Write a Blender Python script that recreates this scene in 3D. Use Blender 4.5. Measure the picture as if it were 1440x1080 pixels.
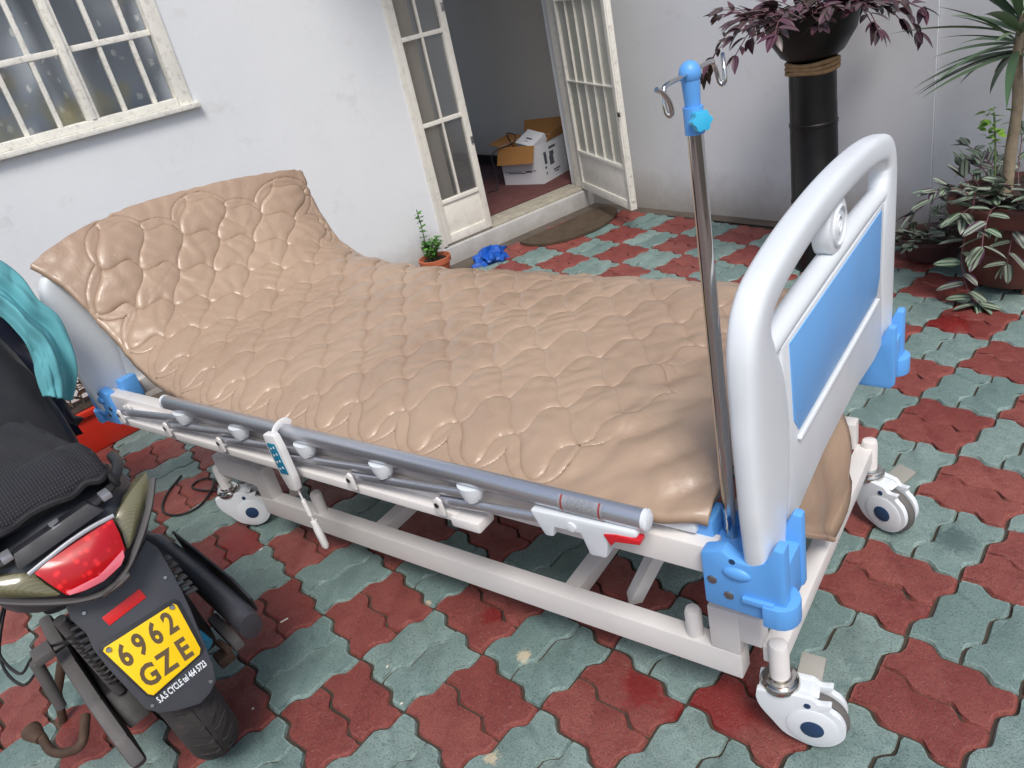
import bpy, bmesh, math, random
import numpy as np
from mathutils import Vector, Matrix

# ------------------------------------------------------------------ reset
for o in list(bpy.data.objects):
    bpy.data.objects.remove(o)
scene = bpy.context.scene
COL = scene.collection
rad = math.radians

# ------------------------------------------------------------------ camera
CAM_R = np.array([[0.594906, 0.778025, -0.201899], [0.264778, -0.426848, -0.864693], [-0.758933, 0.460952, -0.459939]])            # world -> camera (x right, y down, z forward)
CAM_C = np.array([1.95449, -0.29539, 1.40097])
FPX = 1075.75                        # focal length in pixels of the 1440 px wide photo
cd = bpy.data.cameras.new('camera')
cam = bpy.data.objects.new('camera', cd)
COL.objects.link(cam)
M3 = CAM_R.T @ np.diag([1., -1., -1.])
Mc = Matrix([list(M3[i]) + [CAM_C[i]] for i in range(3)] + [[0, 0, 0, 1]])
cam.matrix_world = Mc
cd.sensor_width = 36.0
cd.lens = FPX / 1440.0 * 36.0
cd.clip_start = 0.02
cd.clip_end = 500.0
scene.camera = cam

# ------------------------------------------------------------------ world, sun, exposure
SUN_EL, SUN_AZ = 56.0, -28.0       # degrees; azimuth of the sun seen from the scene, from +X towards +Y
world = bpy.data.worlds.new('World')
scene.world = world
world.use_nodes = True
nt = world.node_tree
nt.nodes.clear()
wo = nt.nodes.new('ShaderNodeOutputWorld')
bg = nt.nodes.new('ShaderNodeBackground')
sky = nt.nodes.new('ShaderNodeTexSky')
sky.sky_type = 'NISHITA'
sky.sun_disc = False
sky.sun_elevation = rad(SUN_EL)
sky.sun_rotation = rad(90.0 - SUN_AZ)
sky.air_density = 1.0
sky.dust_density = 3.0
sky.ozone_density = 1.0
bg.inputs['Strength'].default_value = 0.088
nt.links.new(sky.outputs[0], bg.inputs['Color'])
nt.links.new(bg.outputs[0], wo.inputs['Surface'])
sd = bpy.data.lights.new('sun', 'SUN')
sd.energy = 1.5
sd.angle = rad(20.0)
sd.color = (1.0, 0.97, 0.93)
sun = bpy.data.objects.new('sun', sd)
COL.objects.link(sun)
sdir = Vector((math.cos(rad(SUN_EL)) * math.cos(rad(SUN_AZ)), math.cos(rad(SUN_EL)) * math.sin(rad(SUN_AZ)), math.sin(rad(SUN_EL))))
sun.rotation_euler = sdir.to_track_quat('Z', 'Y').to_euler()
sun.location = sdir * 12
scene.view_settings.view_transform = 'Standard'
scene.view_settings.look = 'None'
scene.view_settings.gamma = 1.0
scene.view_settings.use_curve_mapping = False
scene.view_settings.exposure = 0.68
scene.render.engine = 'CYCLES'
scene.render.resolution_x, scene.render.resolution_y = 1024, 768

# ------------------------------------------------------------------ pixel helpers: a photo pixel gives a direction; a known plane gives the distance
def ray(x, y):
    d = CAM_R.T @ np.array([(x - 720) / FPX, (y - 540) / FPX, 1.0])
    return d / np.linalg.norm(d)
def on_plane(x, y, p0, n):
    d = ray(x, y); p0 = np.array(p0, float); n = np.array(n, float)
    return CAM_C + d * ((p0 - CAM_C) @ n) / (d @ n)
def on_z(x, y, z=0.0): return on_plane(x, y, (0, 0, z), (0, 0, 1))
def on_x(x, y, X): return on_plane(x, y, (X, 0, 0), (1, 0, 0))
def on_y(x, y, Y): return on_plane(x, y, (0, Y, 0), (0, 1, 0))

# ------------------------------------------------------------------ materials
MATS = {}
def rgb(r, g, b):
    f = lambda c: (c / 255 / 12.92) if c / 255 <= 0.04045 else ((c / 255 + 0.055) / 1.055) ** 2.4
    return (f(r), f(g), f(b))
class NT:
    def __init__(s, name):
        m = bpy.data.materials.new(name); m.use_nodes = True
        s.m = m; s.t = m.node_tree; s.n = s.t.nodes; s.b = s.n['Principled BSDF']; s.out = s.n['Material Output']
        MATS[name] = m
    def new(s, typ, **kw):
        n = s.n.new(typ)
        for k, v in kw.items():
            if k in n.bl_rna.properties: setattr(n, k, v)
            else: n.inputs[k.replace('_', ' ')].default_value = v
        return n
    def link(s, a, b): s.t.links.new(a, b)
    def coord(s, kind='Object'):
        return s.new('ShaderNodeTexCoord').outputs[kind]
    def pos(s): return s.new('ShaderNodeNewGeometry').outputs['Position']
    def noise(s, vec, scale, detail=4.0, rough=0.55, out='Fac'):
        n = s.new('ShaderNodeTexNoise'); n.inputs['Scale'].default_value = scale
        n.inputs['Detail'].default_value = detail; n.inputs['Roughness'].default_value = rough
        if vec is not None: s.link(vec, n.inputs['Vector'])
        return n.outputs[out]
    def ramp(s, fac, stops):
        r = s.new('ShaderNodeValToRGB'); e = r.color_ramp.elements
        while len(e) < len(stops): e.new(0.5)
        for el, (p, c) in zip(e, stops):
            el.position = p
            el.color = (c, c, c, 1) if isinstance(c, (int, float)) else (*c, 1)
        s.link(fac, r.inputs['Fac'])
        return r.outputs['Color']
    def mix(s, fac, a, b, mode='MIX'):
        n = s.new('ShaderNodeMix', data_type='RGBA', blend_type=mode)
        for sock, v in ((n.inputs[0], fac), (n.inputs[6], a), (n.inputs[7], b)):
            if isinstance(v, (int, float)): sock.default_value = v
            elif isinstance(v, tuple): sock.default_value = (*v, 1)
            else: s.link(v, sock)
        return n.outputs[2]
    def math(s, op, a, b=0.0, c=0.0):
        n = s.new('ShaderNodeMath', operation=op)
        for sock, v in zip(n.inputs, (a, b, c)):
            if isinstance(v, (int, float)): sock.default_value = v
            else: s.link(v, sock)
        return n.outputs[0]
    def bump(s, h, strength, dist=0.002):
        n = s.new('ShaderNodeBump'); n.inputs['Strength'].default_value = strength; n.inputs['Distance'].default_value = dist
        s.link(h, n.inputs['Height']); s.link(n.outputs[0], s.b.inputs['Normal'])
    def color(s, c):
        if isinstance(c, tuple): s.b.inputs['Base Color'].default_value = (*c, 1)
        else: s.link(c, s.b.inputs['Base Color'])
    def set(s, **kw):
        for k, v in kw.items():
            i = s.b.inputs[k.replace('_', ' ')]
            if isinstance(v, (int, float)): i.default_value = v
            else: s.link(v, i)

def simple(name, c, rough=0.5, metal=0.0, var=0.12, scale=6.0, bump=0.0, bscale=120.0, coat=0.0, dirt=0.0):
    """plain coloured stuff with soft blotches, slight roughness variation, optional fine relief and dirt"""
    n = NT(name); P = n.pos()
    nz = n.noise(P, scale, 5)
    k = n.ramp(nz, [(0.25, 1 - var), (0.75, 1 + var)])
    col = n.mix(1.0, c, k, 'MULTIPLY')
    if dirt:
        d = n.ramp(n.noise(P, scale * 3.1, 6, 0.7), [(0.52, 0.0), (0.72, 1.0)])
        col = n.mix(n.math('MULTIPLY', d, dirt), col, rgb(92, 82, 68))
    n.color(col)
    r = n.ramp(n.noise(P, scale * 4, 3), [(0.3, max(rough - 0.08, 0.02)), (0.7, min(rough + 0.08, 1))])
    n.set(Roughness=r, Metallic=metal)
    if coat: n.set(Coat_Weight=coat)
    if bump: n.bump(n.noise(P, bscale, 4), bump)
    return n.m
def M(name): return MATS[name]

def paver_mat(name, base, worn, deep, pits):
    n = NT(name); P = n.pos()
    rnd = n.new('ShaderNodeObjectInfo').outputs['Random']
    big = n.noise(P, 7.0, 5, 0.6)
    col = n.mix(n.ramp(big, [(0.35, 0.0), (0.7, 1.0)]), base, worn)
    col = n.mix(n.math('MULTIPLY', rnd, 0.75), col, deep)
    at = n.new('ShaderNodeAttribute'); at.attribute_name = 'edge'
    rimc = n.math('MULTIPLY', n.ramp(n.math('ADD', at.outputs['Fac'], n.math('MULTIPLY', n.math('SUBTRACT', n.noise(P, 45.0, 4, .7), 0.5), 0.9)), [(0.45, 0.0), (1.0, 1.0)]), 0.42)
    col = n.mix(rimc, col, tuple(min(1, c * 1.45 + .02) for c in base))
    # uneven paint: patches of thicker and thinner paint
    pat = n.ramp(n.noise(P, 19.0, 6, 0.7), [(0.50, 0.0), (0.68, 0.75)])
    col = n.mix(pat, col, deep)
    spk = n.noise(P, 260.0, 4, 0.75)
    sp = n.ramp(spk, [(0.36, 1.0), (0.49, 0.0)])
    col = n.mix(n.math('MULTIPLY', sp, 0.75), col, pits)
    lt = n.ramp(n.noise(P, 210.0, 3, 0.7), [(0.60, 0.0), (0.74, 0.4)])
    col = n.mix(lt, col, rgb(168, 172, 166))
    n.color(col)
    n.set(Roughness=n.ramp(n.noise(P, 11.0, 4), [(0.35, 0.38), (0.65, 0.72)]))
    h = n.math('ADD', n.math('MULTIPLY', spk, 1.0), n.math('MULTIPLY', n.noise(P, 60.0, 4), 1.2))
    n.bump(h, 0.8, 0.003)
    return n
# red pavers carry a few darker glossy paint spills of their own
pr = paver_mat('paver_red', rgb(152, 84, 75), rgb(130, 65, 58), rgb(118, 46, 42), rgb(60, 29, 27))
P = pr.pos()
prev = pr.b.inputs['Base Color'].links[0].from_socket
prough = pr.b.inputs['Roughness'].links[0].from_socket
for (px, py, r) in ((692, 866, 0.035), (1000, 985, 0.12), (905, 965, 0.06), (330, 770, 0.10), (1330, 455, 0.10)):
    c = on_z(px, py)
    d = pr.new('ShaderNodeVectorMath', operation='DISTANCE'); pr.link(P, d.inputs[0]); d.inputs[1].default_value = tuple(c)
    dd = pr.math('ADD', d.outputs['Value'], pr.math('MULTIPLY', pr.math('SUBTRACT', pr.noise(P, 26.0, 5, 0.6), 0.5), r * 1.6))
    f = pr.ramp(pr.math('DIVIDE', dd, r), [(0.55, 0.75), (1.0, 0.0)])
    prev = pr.mix(f, prev, rgb(126, 26, 26))
    prough = pr.math('SUBTRACT', prough, pr.math('MULTIPLY', f, 0.28))
pr.link(prev, pr.b.inputs['Base Color']); pr.link(prough, pr.b.inputs['Roughness'])
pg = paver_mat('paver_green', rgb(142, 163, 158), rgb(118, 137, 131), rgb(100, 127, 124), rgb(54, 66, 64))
P = pg.pos(); prev = pg.b.inputs['Base Color'].links[0].from_socket
for (px, py, r) in ((737, 922, 0.022), (600, 848, 0.014), (692, 1066, 0.02), (1345, 760, 0.06)):
    c = on_z(px, py)
    d = pg.new('ShaderNodeVectorMath', operation='DISTANCE'); pg.link(P, d.inputs[0]); d.inputs[1].default_value = tuple(c)
    dd = pg.math('ADD', d.outputs['Value'], pg.math('MULTIPLY', pg.math('SUBTRACT', pg.noise(P, 90.0, 5, 0.7), 0.5), r * 2.4))
    f = pg.ramp(pg.math('DIVIDE', dd, r), [(0.5, 0.9), (0.95, 0.0)])
    prev = pg.mix(f, prev, rgb(198, 186, 158) if r < 0.05 else rgb(84, 104, 102))
pg.link(prev, pg.b.inputs['Base Color'])

simple('joint_sand', rgb(66, 58, 50), 0.95, var=0.35, scale=14, bump=0.6, bscale=200)
simple('concrete_strip', rgb(88, 80, 72), 0.9, var=0.3, scale=9, bump=0.5, bscale=90)

def plaster(name, c, c2):
    n = NT(name); P = n.pos()
    a = n.ramp(n.noise(P, 1.1, 5, 0.6), [(0.3, 0.0), (0.75, 1.0)])
    col = n.mix(a, c, c2)
    sc = n.ramp(n.noise(P, 5.0, 8, 0.75), [(0.58, 0.0), (0.76, 0.45)])
    col = n.mix(sc, col, rgb(182, 179, 174))
    wr = n.new('ShaderNodeTexNoise'); wr.inputs['Scale'].default_value = 1.7; wr.inputs['Detail'].default_value = 8; wr.inputs['Roughness'].default_value = .65; wr.inputs['Distortion'].default_value = .6; n.link(P, wr.inputs['Vector'])
    hair = n.ramp(n.math('ABSOLUTE', n.math('SUBTRACT', wr.outputs['Fac'], 0.5)), [(0.0, 0.12), (0.0014, 0.0)])
    col = n.mix(n.math('MULTIPLY', hair, n.ramp(n.noise(P, 2.3, 2), [(0.5, 0.0), (0.6, 1.0)])), col, rgb(150, 148, 146))
    # splash dirt low on the wall
    z = n.new('ShaderNodeSeparateXYZ'); n.link(P, z.inputs[0])
    low = n.ramp(n.math('ADD', z.outputs['Z'], n.math('MULTIPLY', n.noise(P, 9.0, 6, 0.7), 0.22)), [(0.12, 0.75), (0.36, 0.0)])
    col = n.mix(low, col, rgb(146, 138, 126))
    n.color(col); n.set(Roughness=0.72)
    h = n.math('ADD', n.noise(P, 38.0, 6, 0.6), n.math('MULTIPLY', n.noise(P, 5.0, 3), 1.5))
    n.bump(h, 0.16, 0.006)
    return n.m
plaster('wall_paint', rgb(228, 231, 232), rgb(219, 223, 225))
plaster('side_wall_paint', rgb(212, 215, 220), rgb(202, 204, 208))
plaster('inner_paint', rgb(224, 216, 202), rgb(216, 208, 196))
simple('door_paint', rgb(230, 227, 216), 0.45, var=0.06, scale=8, dirt=0.25, bump=0.1)
simple('window_paint', rgb(230, 228, 218), 0.5, var=0.08, scale=14, dirt=0.45, bump=0.2, bscale=60)
simple('threshold', rgb(172, 166, 152), 0.6, var=0.2, scale=20, dirt=0.5, bump=0.2)
simple('inner_floor', rgb(72, 42, 42), 0.5, var=0.25, scale=6)
simple('rug', rgb(96, 58, 56), 0.95, var=0.25, scale=18, bump=0.5, bscale=260)
simple('skirting', rgb(40, 36, 38), 0.4)
simple('doormat', rgb(78, 64, 50), 1.0, var=0.3, scale=20, bump=1.0, bscale=420)
simple('shade_roof_paint', rgb(196, 192, 186), 0.8)
simple('dark_room', rgb(120, 116, 112), 0.9)

def curtain_mat(name, a, b, sc=18.0, transl=0.35, warm=None):
    n = NT(name); P = n.pos()
    w = n.new('ShaderNodeTexNoise'); w.inputs['Scale'].default_value = sc; w.inputs['Detail'].default_value = 3; w.inputs['Distortion'].default_value = 2.5
    n.link(P, w.inputs['Vector'])
    vo = n.new('ShaderNodeTexVoronoi'); vo.inputs['Scale'].default_value = sc; n.link(P, vo.inputs['Vector'])
    lace = n.ramp(n.math('ADD', vo.outputs['Distance'], n.math('MULTIPLY', w.outputs['Fac'], 0.5)), [(0.40, 1.0), (0.47, 0.0)])
    col = n.mix(lace, a, b)
    if warm:
        col = n.mix(n.ramp(n.noise(P, 3.2, 2), [(0.52, 0.0), (0.66, 0.8)]), col, warm)
    n.color(col); n.set(Roughness=0.9)
    n.set(Subsurface_Weight=0.0)
    return n.m
curtain_mat('lace_curtain', rgb(188, 194, 204), rgb(246, 246, 244), 13.0, warm=rgb(220, 208, 160))
curtain_mat('beige_curtain', rgb(224, 212, 196), rgb(230, 218, 202), 5)

def glass_mat(name, tint, opacity, rough=0.03):
    n = NT(name)
    tr = n.new('ShaderNodeBsdfTransparent'); tr.inputs[0].default_value = (*tint, 1)
    gl = n.new('ShaderNodeBsdfGlossy'); gl.inputs['Roughness'].default_value = rough
    gl.inputs['Color'].default_value = (0.9, 0.92, 0.95, 1)
    fr = n.new('ShaderNodeFresnel'); fr.inputs['IOR'].default_value = 1.5
    m1 = n.new('ShaderNodeMixShader'); n.link(fr.outputs[0], m1.inputs[0]); n.link(tr.outputs[0], m1.inputs[1]); n.link(gl.outputs[0], m1.inputs[2])
    last = m1.outputs[0]
    if opacity:
        df = n.new('ShaderNodeBsdfDiffuse'); 
        n.link(n.mix(n.ramp(n.noise(n.pos(), 12, 6, .7), [(0.3, 0.0), (0.7, 1.0)]), tint, tuple(c * .8 for c in tint)), df.inputs[0])
        m2 = n.new('ShaderNodeMixShader'); m2.inputs[0].default_value = opacity
        n.link(last, m2.inputs[1]); n.link(df.outputs[0], m2.inputs[2]); last = m2.outputs[0]
    n.link(last, n.out.inputs['Surface'])
    return n.m
glass_mat('window_glass', (0.93, 0.95, 0.96), 0.0)
glass_mat('door_glass', (0.82, 0.82, 0.79), 0.10, 0.10)
glass_mat('frosted_glass', rgb(196, 196, 184), 0.86, 0.25)

# bed
simple('bed_paint', rgb(224, 221, 218), 0.38, var=0.04, scale=5, bump=0.05, bscale=300, dirt=0.05)
simple('bed_plastic', rgb(222, 228, 232), 0.36, var=0.015, scale=2, dirt=0.05)
simple('bed_blue', rgb(98, 166, 234), 0.38, var=0.02, scale=6)
simple('panel_blue', rgb(112, 176, 238), 0.36, var=0.015, scale=2)
simple('knob_cyan', rgb(62, 182, 226), 0.32, var=0.04)
simple('navy_plastic', rgb(36, 62, 96), 0.4)
simple('rubber_grey', rgb(98, 96, 94), 0.7, var=0.15)
simple('pedal_grey', rgb(150, 148, 140), 0.5)
simple('chrome', rgb(200, 198, 194), 0.12, 1.0, var=0.05)
simple('steel', rgb(168, 168, 168), 0.3, 1.0, var=0.1, scale=30)
simple('red_plastic', rgb(206, 32, 42), 0.4)
n = NT('aluminium'); P = n.coord()
st = n.new('ShaderNodeMapping'); st.inputs['Scale'].default_value = (2, 400, 400); n.link(P, st.inputs['Vector'])
n.color(n.mix(n.noise(st.outputs[0], 1.0, 3), rgb(196, 199, 206), rgb(212, 214, 220))); n.set(Metallic=0.85, Roughness=0.36)
n = NT('warning_label'); P = n.coord('Generated')
z = n.new('ShaderNodeSeparateXYZ'); n.link(P, z.inputs[0])
ed = n.math('ABSOLUTE', n.math('SUBTRACT', z.outputs['X'], 0.5))
bd = n.ramp(ed, [(0.40, 0.0), (0.405, 1.0), (0.445, 1.0), (0.45, 0.0)])
tx = n.ramp(n.noise(P, 30, 2), [(0.56, 0.0), (0.60, 0.7)])
inner = n.ramp(ed, [(0.30, 1.0), (0.32, 0.0)])
c1 = n.mix(n.math('MULTIPLY', tx, inner), rgb(176, 178, 182), rgb(70, 66, 68))
n.color(n.mix(bd, c1, rgb(176, 84, 80))); n.set(Metallic=0.5, Roughness=0.4)

# tan PVC of the air mattress
n = NT('tan_pvc'); P = n.pos()
big = n.noise(P, 2.6, 4)
col = n.mix(n.ramp(big, [(0.3, 0.0), (0.7, 1.0)]), rgb(175, 151, 128), rgb(160, 135, 114))
chalk = n.ramp(n.noise(P, 17, 7, 0.75), [(0.68, 0.0), (0.76, 0.45)])
col = n.mix(chalk, col, rgb(206, 204, 186))
n.color(col)
n.set(Roughness=n.ramp(n.noise(P, 6, 5), [(0.3, 0.34), (0.7, 0.48)]))
n.set(Specular_IOR_Level=0.55)
wv = n.new('ShaderNodeTexNoise'); wv.inputs['Scale'].default_value = 22; wv.inputs['Detail'].default_value = 3; wv.inputs['Distortion'].default_value = 0.2
n.link(P, wv.inputs['Vector'])
h = n.math('ADD', n.math('MULTIPLY', wv.outputs['Fac'], 3.0), n.math('MULTIPLY', n.noise(P, 700, 2), 0.06))
n.bump(h, 0.3, 0.004)
n.set(Coat_Weight=0.15, Coat_Roughness=0.12)

# remote
simple('remote_white', rgb(226, 226, 224), 0.4, var=0.03)
simple('remote_teal', rgb(36, 128, 160), 0.4)
simple('cable_black', rgb(26, 26, 28), 0.5)

# scooter
simple('scooter_plastic', rgb(62, 64, 70), 0.45, var=0.12, scale=9, bump=0.12, bscale=500, dirt=0.18)
simple('scooter_dark', rgb(36, 37, 41), 0.5, var=0.15, dirt=0.12)
simple('engine_black', rgb(24, 23, 23), 0.6, var=0.3, dirt=0.25)
simple('dusty_grey', rgb(88, 86, 86), 0.6, var=0.18, scale=14, dirt=0.5)
simple('tyre', rgb(54, 52, 52), 0.9, var=0.2, scale=18, bump=0.4, bscale=200, dirt=0.3)
simple('silver_trim', rgb(176, 178, 182), 0.35, 0.6)
simple('rust_metal', rgb(86, 68, 56), 0.7, 0.4, var=0.4, scale=30, bump=0.5)
simple('teal_plastic', rgb(26, 138, 168), 0.4)
n = NT('tail_lens'); P = n.pos()
ch = n.new('ShaderNodeTexVoronoi'); ch.inputs['Scale'].default_value = 62; n.link(P, ch.inputs['Vector'])
n.color(n.mix(n.ramp(ch.outputs['Distance'], [(0.12, 1.0), (0.4, 0.0)]), rgb(178, 4, 18), rgb(236, 40, 46)))
n.set(Roughness=0.25, Coat_Weight=0.15)
n = NT('pink_lens'); n.color(rgb(226, 110, 124)); n.set(Roughness=0.15, Coat_Weight=0.6)
n = NT('amber_smoke_lens'); P = n.pos()
wv = n.new('ShaderNodeTexWave'); wv.inputs['Scale'].default_value = 90; n.link(P, wv.inputs['Vector'])
n.color(n.mix(wv.outputs['Fac'], rgb(104, 102, 76), rgb(116, 113, 86))); n.set(Roughness=0.2, Coat_Weight=0.4)
simple('reflector_red', rgb(214, 36, 36), 0.35)
simple('plate_yellow', rgb(246, 204, 16), 0.4, var=0.03)
simple('plate_ink', rgb(92, 76, 52), 0.5)
simple('white_print', rgb(226, 232, 236), 0.5)
n = NT('mesh_fabric'); P = n.coord()
w1 = n.new('ShaderNodeTexWave', bands_direction='X'); w1.inputs['Scale'].default_value = 58; w1.inputs['Distortion'].default_value = 1.0
n.link(P, w1.inputs['Vector'])
w2 = n.new('ShaderNodeTexWave', bands_direction='Y'); w2.inputs['Scale'].default_value = 58; w2.inputs['Distortion'].default_value = 1.0
n.link(P, w2.inputs['Vector'])
ww = n.math('MULTIPLY', w1.outputs['Fac'], w2.outputs['Fac'])
n.color(n.mix(ww, rgb(26, 26, 30), rgb(62, 63, 69))); n.set(Roughness=0.9); n.bump(ww, 0.7, 0.003)
simple('navy_cloth', rgb(16, 22, 44), 0.6, var=0.3, scale=8, bump=0.3, bscale=60)
simple('black_cloth', rgb(20, 20, 24), 0.7, var=0.3)
simple('teal_cloth', rgb(98, 170, 178), 0.85, var=0.08, scale=10, bump=0.3, bscale=400)

# pots, plants and small things
simple('terracotta', rgb(176, 96, 64), 0.75, var=0.15, bump=0.2)
simple('brown_pot', rgb(90, 50, 42), 0.5, var=0.2, scale=10, dirt=0.2)
simple('bowl_plastic', rgb(86, 58, 58), 0.4, var=0.12)
simple('red_pot', rgb(192, 44, 26), 0.4, var=0.1, dirt=0.1)
simple('soil', rgb(54, 42, 34), 1.0, var=0.4, scale=40, bump=1.0, bscale=90)
simple('black_pipe', rgb(11, 10, 12), 0.4, var=0.3, scale=5, dirt=0.06)
simple('rope', rgb(150, 122, 88), 0.95, var=0.25, scale=60, bump=0.8, bscale=200)
simple('bark', rgb(142, 128, 108), 0.9, var=0.25, scale=40, bump=0.7, bscale=80)
simple('stem_purple', rgb(112, 74, 82), 0.6)
simple('stem_green', rgb(92, 112, 60), 0.6)
def striped_leaf(name, dark, silver, purple):
    n = NT(name); G = n.coord('Generated')
    z = n.new('ShaderNodeSeparateXYZ'); n.link(G, z.inputs[0])
    y = n.math('ABSOLUTE', n.math('SUBTRACT', z.outputs['Y'], 0.5))
    s = n.ramp(y, [(0.03, 0.0), (0.09, 1.0), (0.26, 1.0), (0.33, 0.0)])
    rnd = n.new('ShaderNodeObjectInfo').outputs['Random']
    d = n.mix(rnd, dark, purple)
    n.color(n.mix(n.math('MULTIPLY', s, 0.85), d, silver)); n.set(Roughness=0.35)
    return n.m
striped_leaf('zebra_leaf', rgb(54, 84, 52), rgb(148, 164, 144), rgb(78, 46, 70))
striped_leaf('purple_leaf', rgb(48, 58, 36), rgb(96, 66, 80), rgb(66, 14, 38))
def plain_leaf(name, a, b):
    n = NT(name); rnd = n.new('ShaderNodeObjectInfo').outputs['Random']
    n.color(n.mix(rnd, a, b)); n.set(Roughness=0.4)
    return n.m
plain_leaf('green_leaf', rgb(54, 108, 40), rgb(88, 142, 60))
plain_leaf('lime_leaf', rgb(96, 138, 52), rgb(130, 166, 70))
plain_leaf('croton_leaf', rgb(62, 40, 34), rgb(112, 86, 58))
plain_leaf('dracaena_leaf', rgb(72, 100, 70), rgb(116, 138, 106))
simple('cardboard', rgb(166, 118, 66), 0.85, var=0.1, bump=0.2)
simple('box_white', rgb(222, 224, 228), 0.7, var=0.05)
simple('box_print', rgb(84, 88, 100), 0.7)
simple('box_blue', rgb(36, 84, 176), 0.6)
simple('blue_bag', rgb(24, 84, 176), 0.35, var=0.25, scale=30)
simple('green_bin', rgb(32, 84, 74), 0.5)
simple('paper_scrap', rgb(220, 218, 206), 0.8)

# ------------------------------------------------------------------ mesh building
def xf(loc=(0, 0, 0), rz=0.0):
    return Matrix.Translation(Vector(loc)) @ Matrix.Rotation(rz, 4, 'Z')
class MB:
    """collects shapes (in world space, after the frame matrix T) and links them as ONE mesh object"""
    def __init__(s, T=None):
        s.v = []; s.f = []; s.T = T
    def add(s, verts, faces, T=None):
        o = len(s.v)
        for p in verts:
            p = Vector(p)
            if T is not None: p = T @ p
            if s.T is not None: p = s.T @ p
            s.v.append(p)
        s.f += [[o + i for i in fc] for fc in faces]
        return s
    def box(s, x0, x1, y0, y1, z0, z1, bev=0.0, T=None):
        bm = bmesh.new()
        vs = [bm.verts.new((x, y, z)) for x in (x0, x1) for y in (y0, y1) for z in (z0, z1)]
        for q in ((0, 1, 3, 2), (4, 6, 7, 5), (0, 4, 5, 1), (2, 3, 7, 6), (0, 2, 6, 4), (1, 5, 7, 3)):
            bm.faces.new([vs[i] for i in q])
        if bev:
            bmesh.ops.bevel(bm, geom=bm.edges[:], offset=bev, segments=2, affect='EDGES', profile=0.6)
        return s.bm(bm, T)
    def bm(s, bm, T=None):
        bm.verts.ensure_lookup_table(); bm.verts.index_update()
        s.add([v.co.copy() for v in bm.verts], [[v.index for v in f.verts] for f in bm.faces], T)
        bm.free(); return s
    def sweep(s, pts, radii, seg=12, flat=None, closed=False, cap=True, T=None, sq=1.0):
        """tube along pts; radii: number, list of numbers or list of (r_side, r_up); flat: reference 'up' vector"""
        pts = [Vector(p) for p in pts]; n = len(pts)
        if not isinstance(radii, (list, tuple)): radii = [radii] * n
        rings = []; up = Vector(flat) if flat is not None else None
        prev = None
        for i, p in enumerate(pts):
            a = pts[(i - 1) % n] if (closed or i > 0) else p
            b = pts[(i + 1) % n] if (closed or i < n - 1) else p
            t = (b - a)
            if t.length < 1e-9: t = Vector((0, 0, 1))
            t.normalize()
            if up is not None: side = t.cross(up)
            elif prev is None:
                side = t.cross(Vector((0, 0, 1)) if abs(t.z) < 0.9 else Vector((1, 0, 0)))
            else: side = prev - t * prev.dot(t)
            if side.length < 1e-6: side = t.orthogonal()
            side.normalize(); prev = side.copy()
            w = side.cross(t); w.normalize()
            r = radii[i]; ra, rb = r if isinstance(r, (list, tuple)) else (r, r)
            g_ = lambda x: math.copysign(abs(x) ** sq, x)
            rings.append([p + side * (ra * g_(math.cos(2 * math.pi * k / seg))) + w * (rb * g_(math.sin(2 * math.pi * k / seg))) for k in range(seg)])
        vs = [q for r in rings for q in r]; fs = []
        m = n if closed else n - 1
        for i in range(m):
            j = (i + 1) % n
            for k in range(seg):
                fs.append((i * seg + k, i * seg + (k + 1) % seg, j * seg + (k + 1) % seg, j * seg + k))
        if cap and not closed:
            fs.append(tuple(reversed(range(seg)))); fs.append(tuple((n - 1) * seg + k for k in range(seg)))
        return s.add(vs, fs, T)
    def cyl(s, a, b, r, seg=16, r2=None, T=None):
        return s.sweep([a, b], [r, r if r2 is None else r2], seg, T=T)
    def lathe(s, prof, c=(0, 0, 0), seg=28, T=None):
        """prof: list of (r, z) about the vertical through c"""
        vs = []; fs = []
        for r, z in prof:
            for k in range(seg):
                a = 2 * math.pi * k / seg
                vs.append((c[0] + r * math.cos(a), c[1] + r * math.sin(a), c[2] + z))
        for i in range(len(prof) - 1):
            for k in range(seg):
                fs.append((i * seg + k, i * seg + (k + 1) % seg, (i + 1) * seg + (k + 1) % seg, (i + 1) * seg + k))
        fs.append(tuple(reversed(range(seg)))); fs.append(tuple((len(prof) - 1) * seg + k for k in range(seg)))
        return s.add(vs, fs, T)
    def prism(s, poly, off, bev=0.0, T=None):
        """poly: 3D points of a planar outline, extruded by the vector off"""
        bm = bmesh.new(); off = Vector(off)
        a = [bm.verts.new(Vector(p)) for p in poly]; b = [bm.verts.new(Vector(p) + off) for p in poly]
        n = len(a)
        bm.faces.new(a); bm.faces.new(list(reversed(b)))
        for i in range(n): bm.faces.new((a[(i + 1) % n], a[i], b[i], b[(i + 1) % n]))
        bmesh.ops.recalc_face_normals(bm, faces=bm.faces[:])
        if bev: bmesh.ops.bevel(bm, geom=bm.edges[:], offset=bev, segments=2, affect='EDGES', profile=0.6, clamp_overlap=True)
        return s.bm(bm, T)
    def sphere(s, c, r, seg=14, rings=8, T=None):
        r = r if isinstance(r, (list, tuple)) else (r, r, r)
        vs = []; fs = []
        for i in range(rings + 1):
            th = math.pi * i / rings
            for k in range(seg):
                ph = 2 * math.pi * k / seg
                vs.append((c[0] + r[0] * math.sin(th) * math.cos(ph), c[1] + r[1] * math.sin(th) * math.sin(ph), c[2] + r[2] * math.cos(th)))
        for i in range(rings):
            for k in range(seg):
                fs.append((i * seg + k, (i + 1) * seg + k, (i + 1) * seg + (k + 1) % seg, i * seg + (k + 1) % seg))
        return s.add(vs, fs, T)
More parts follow.
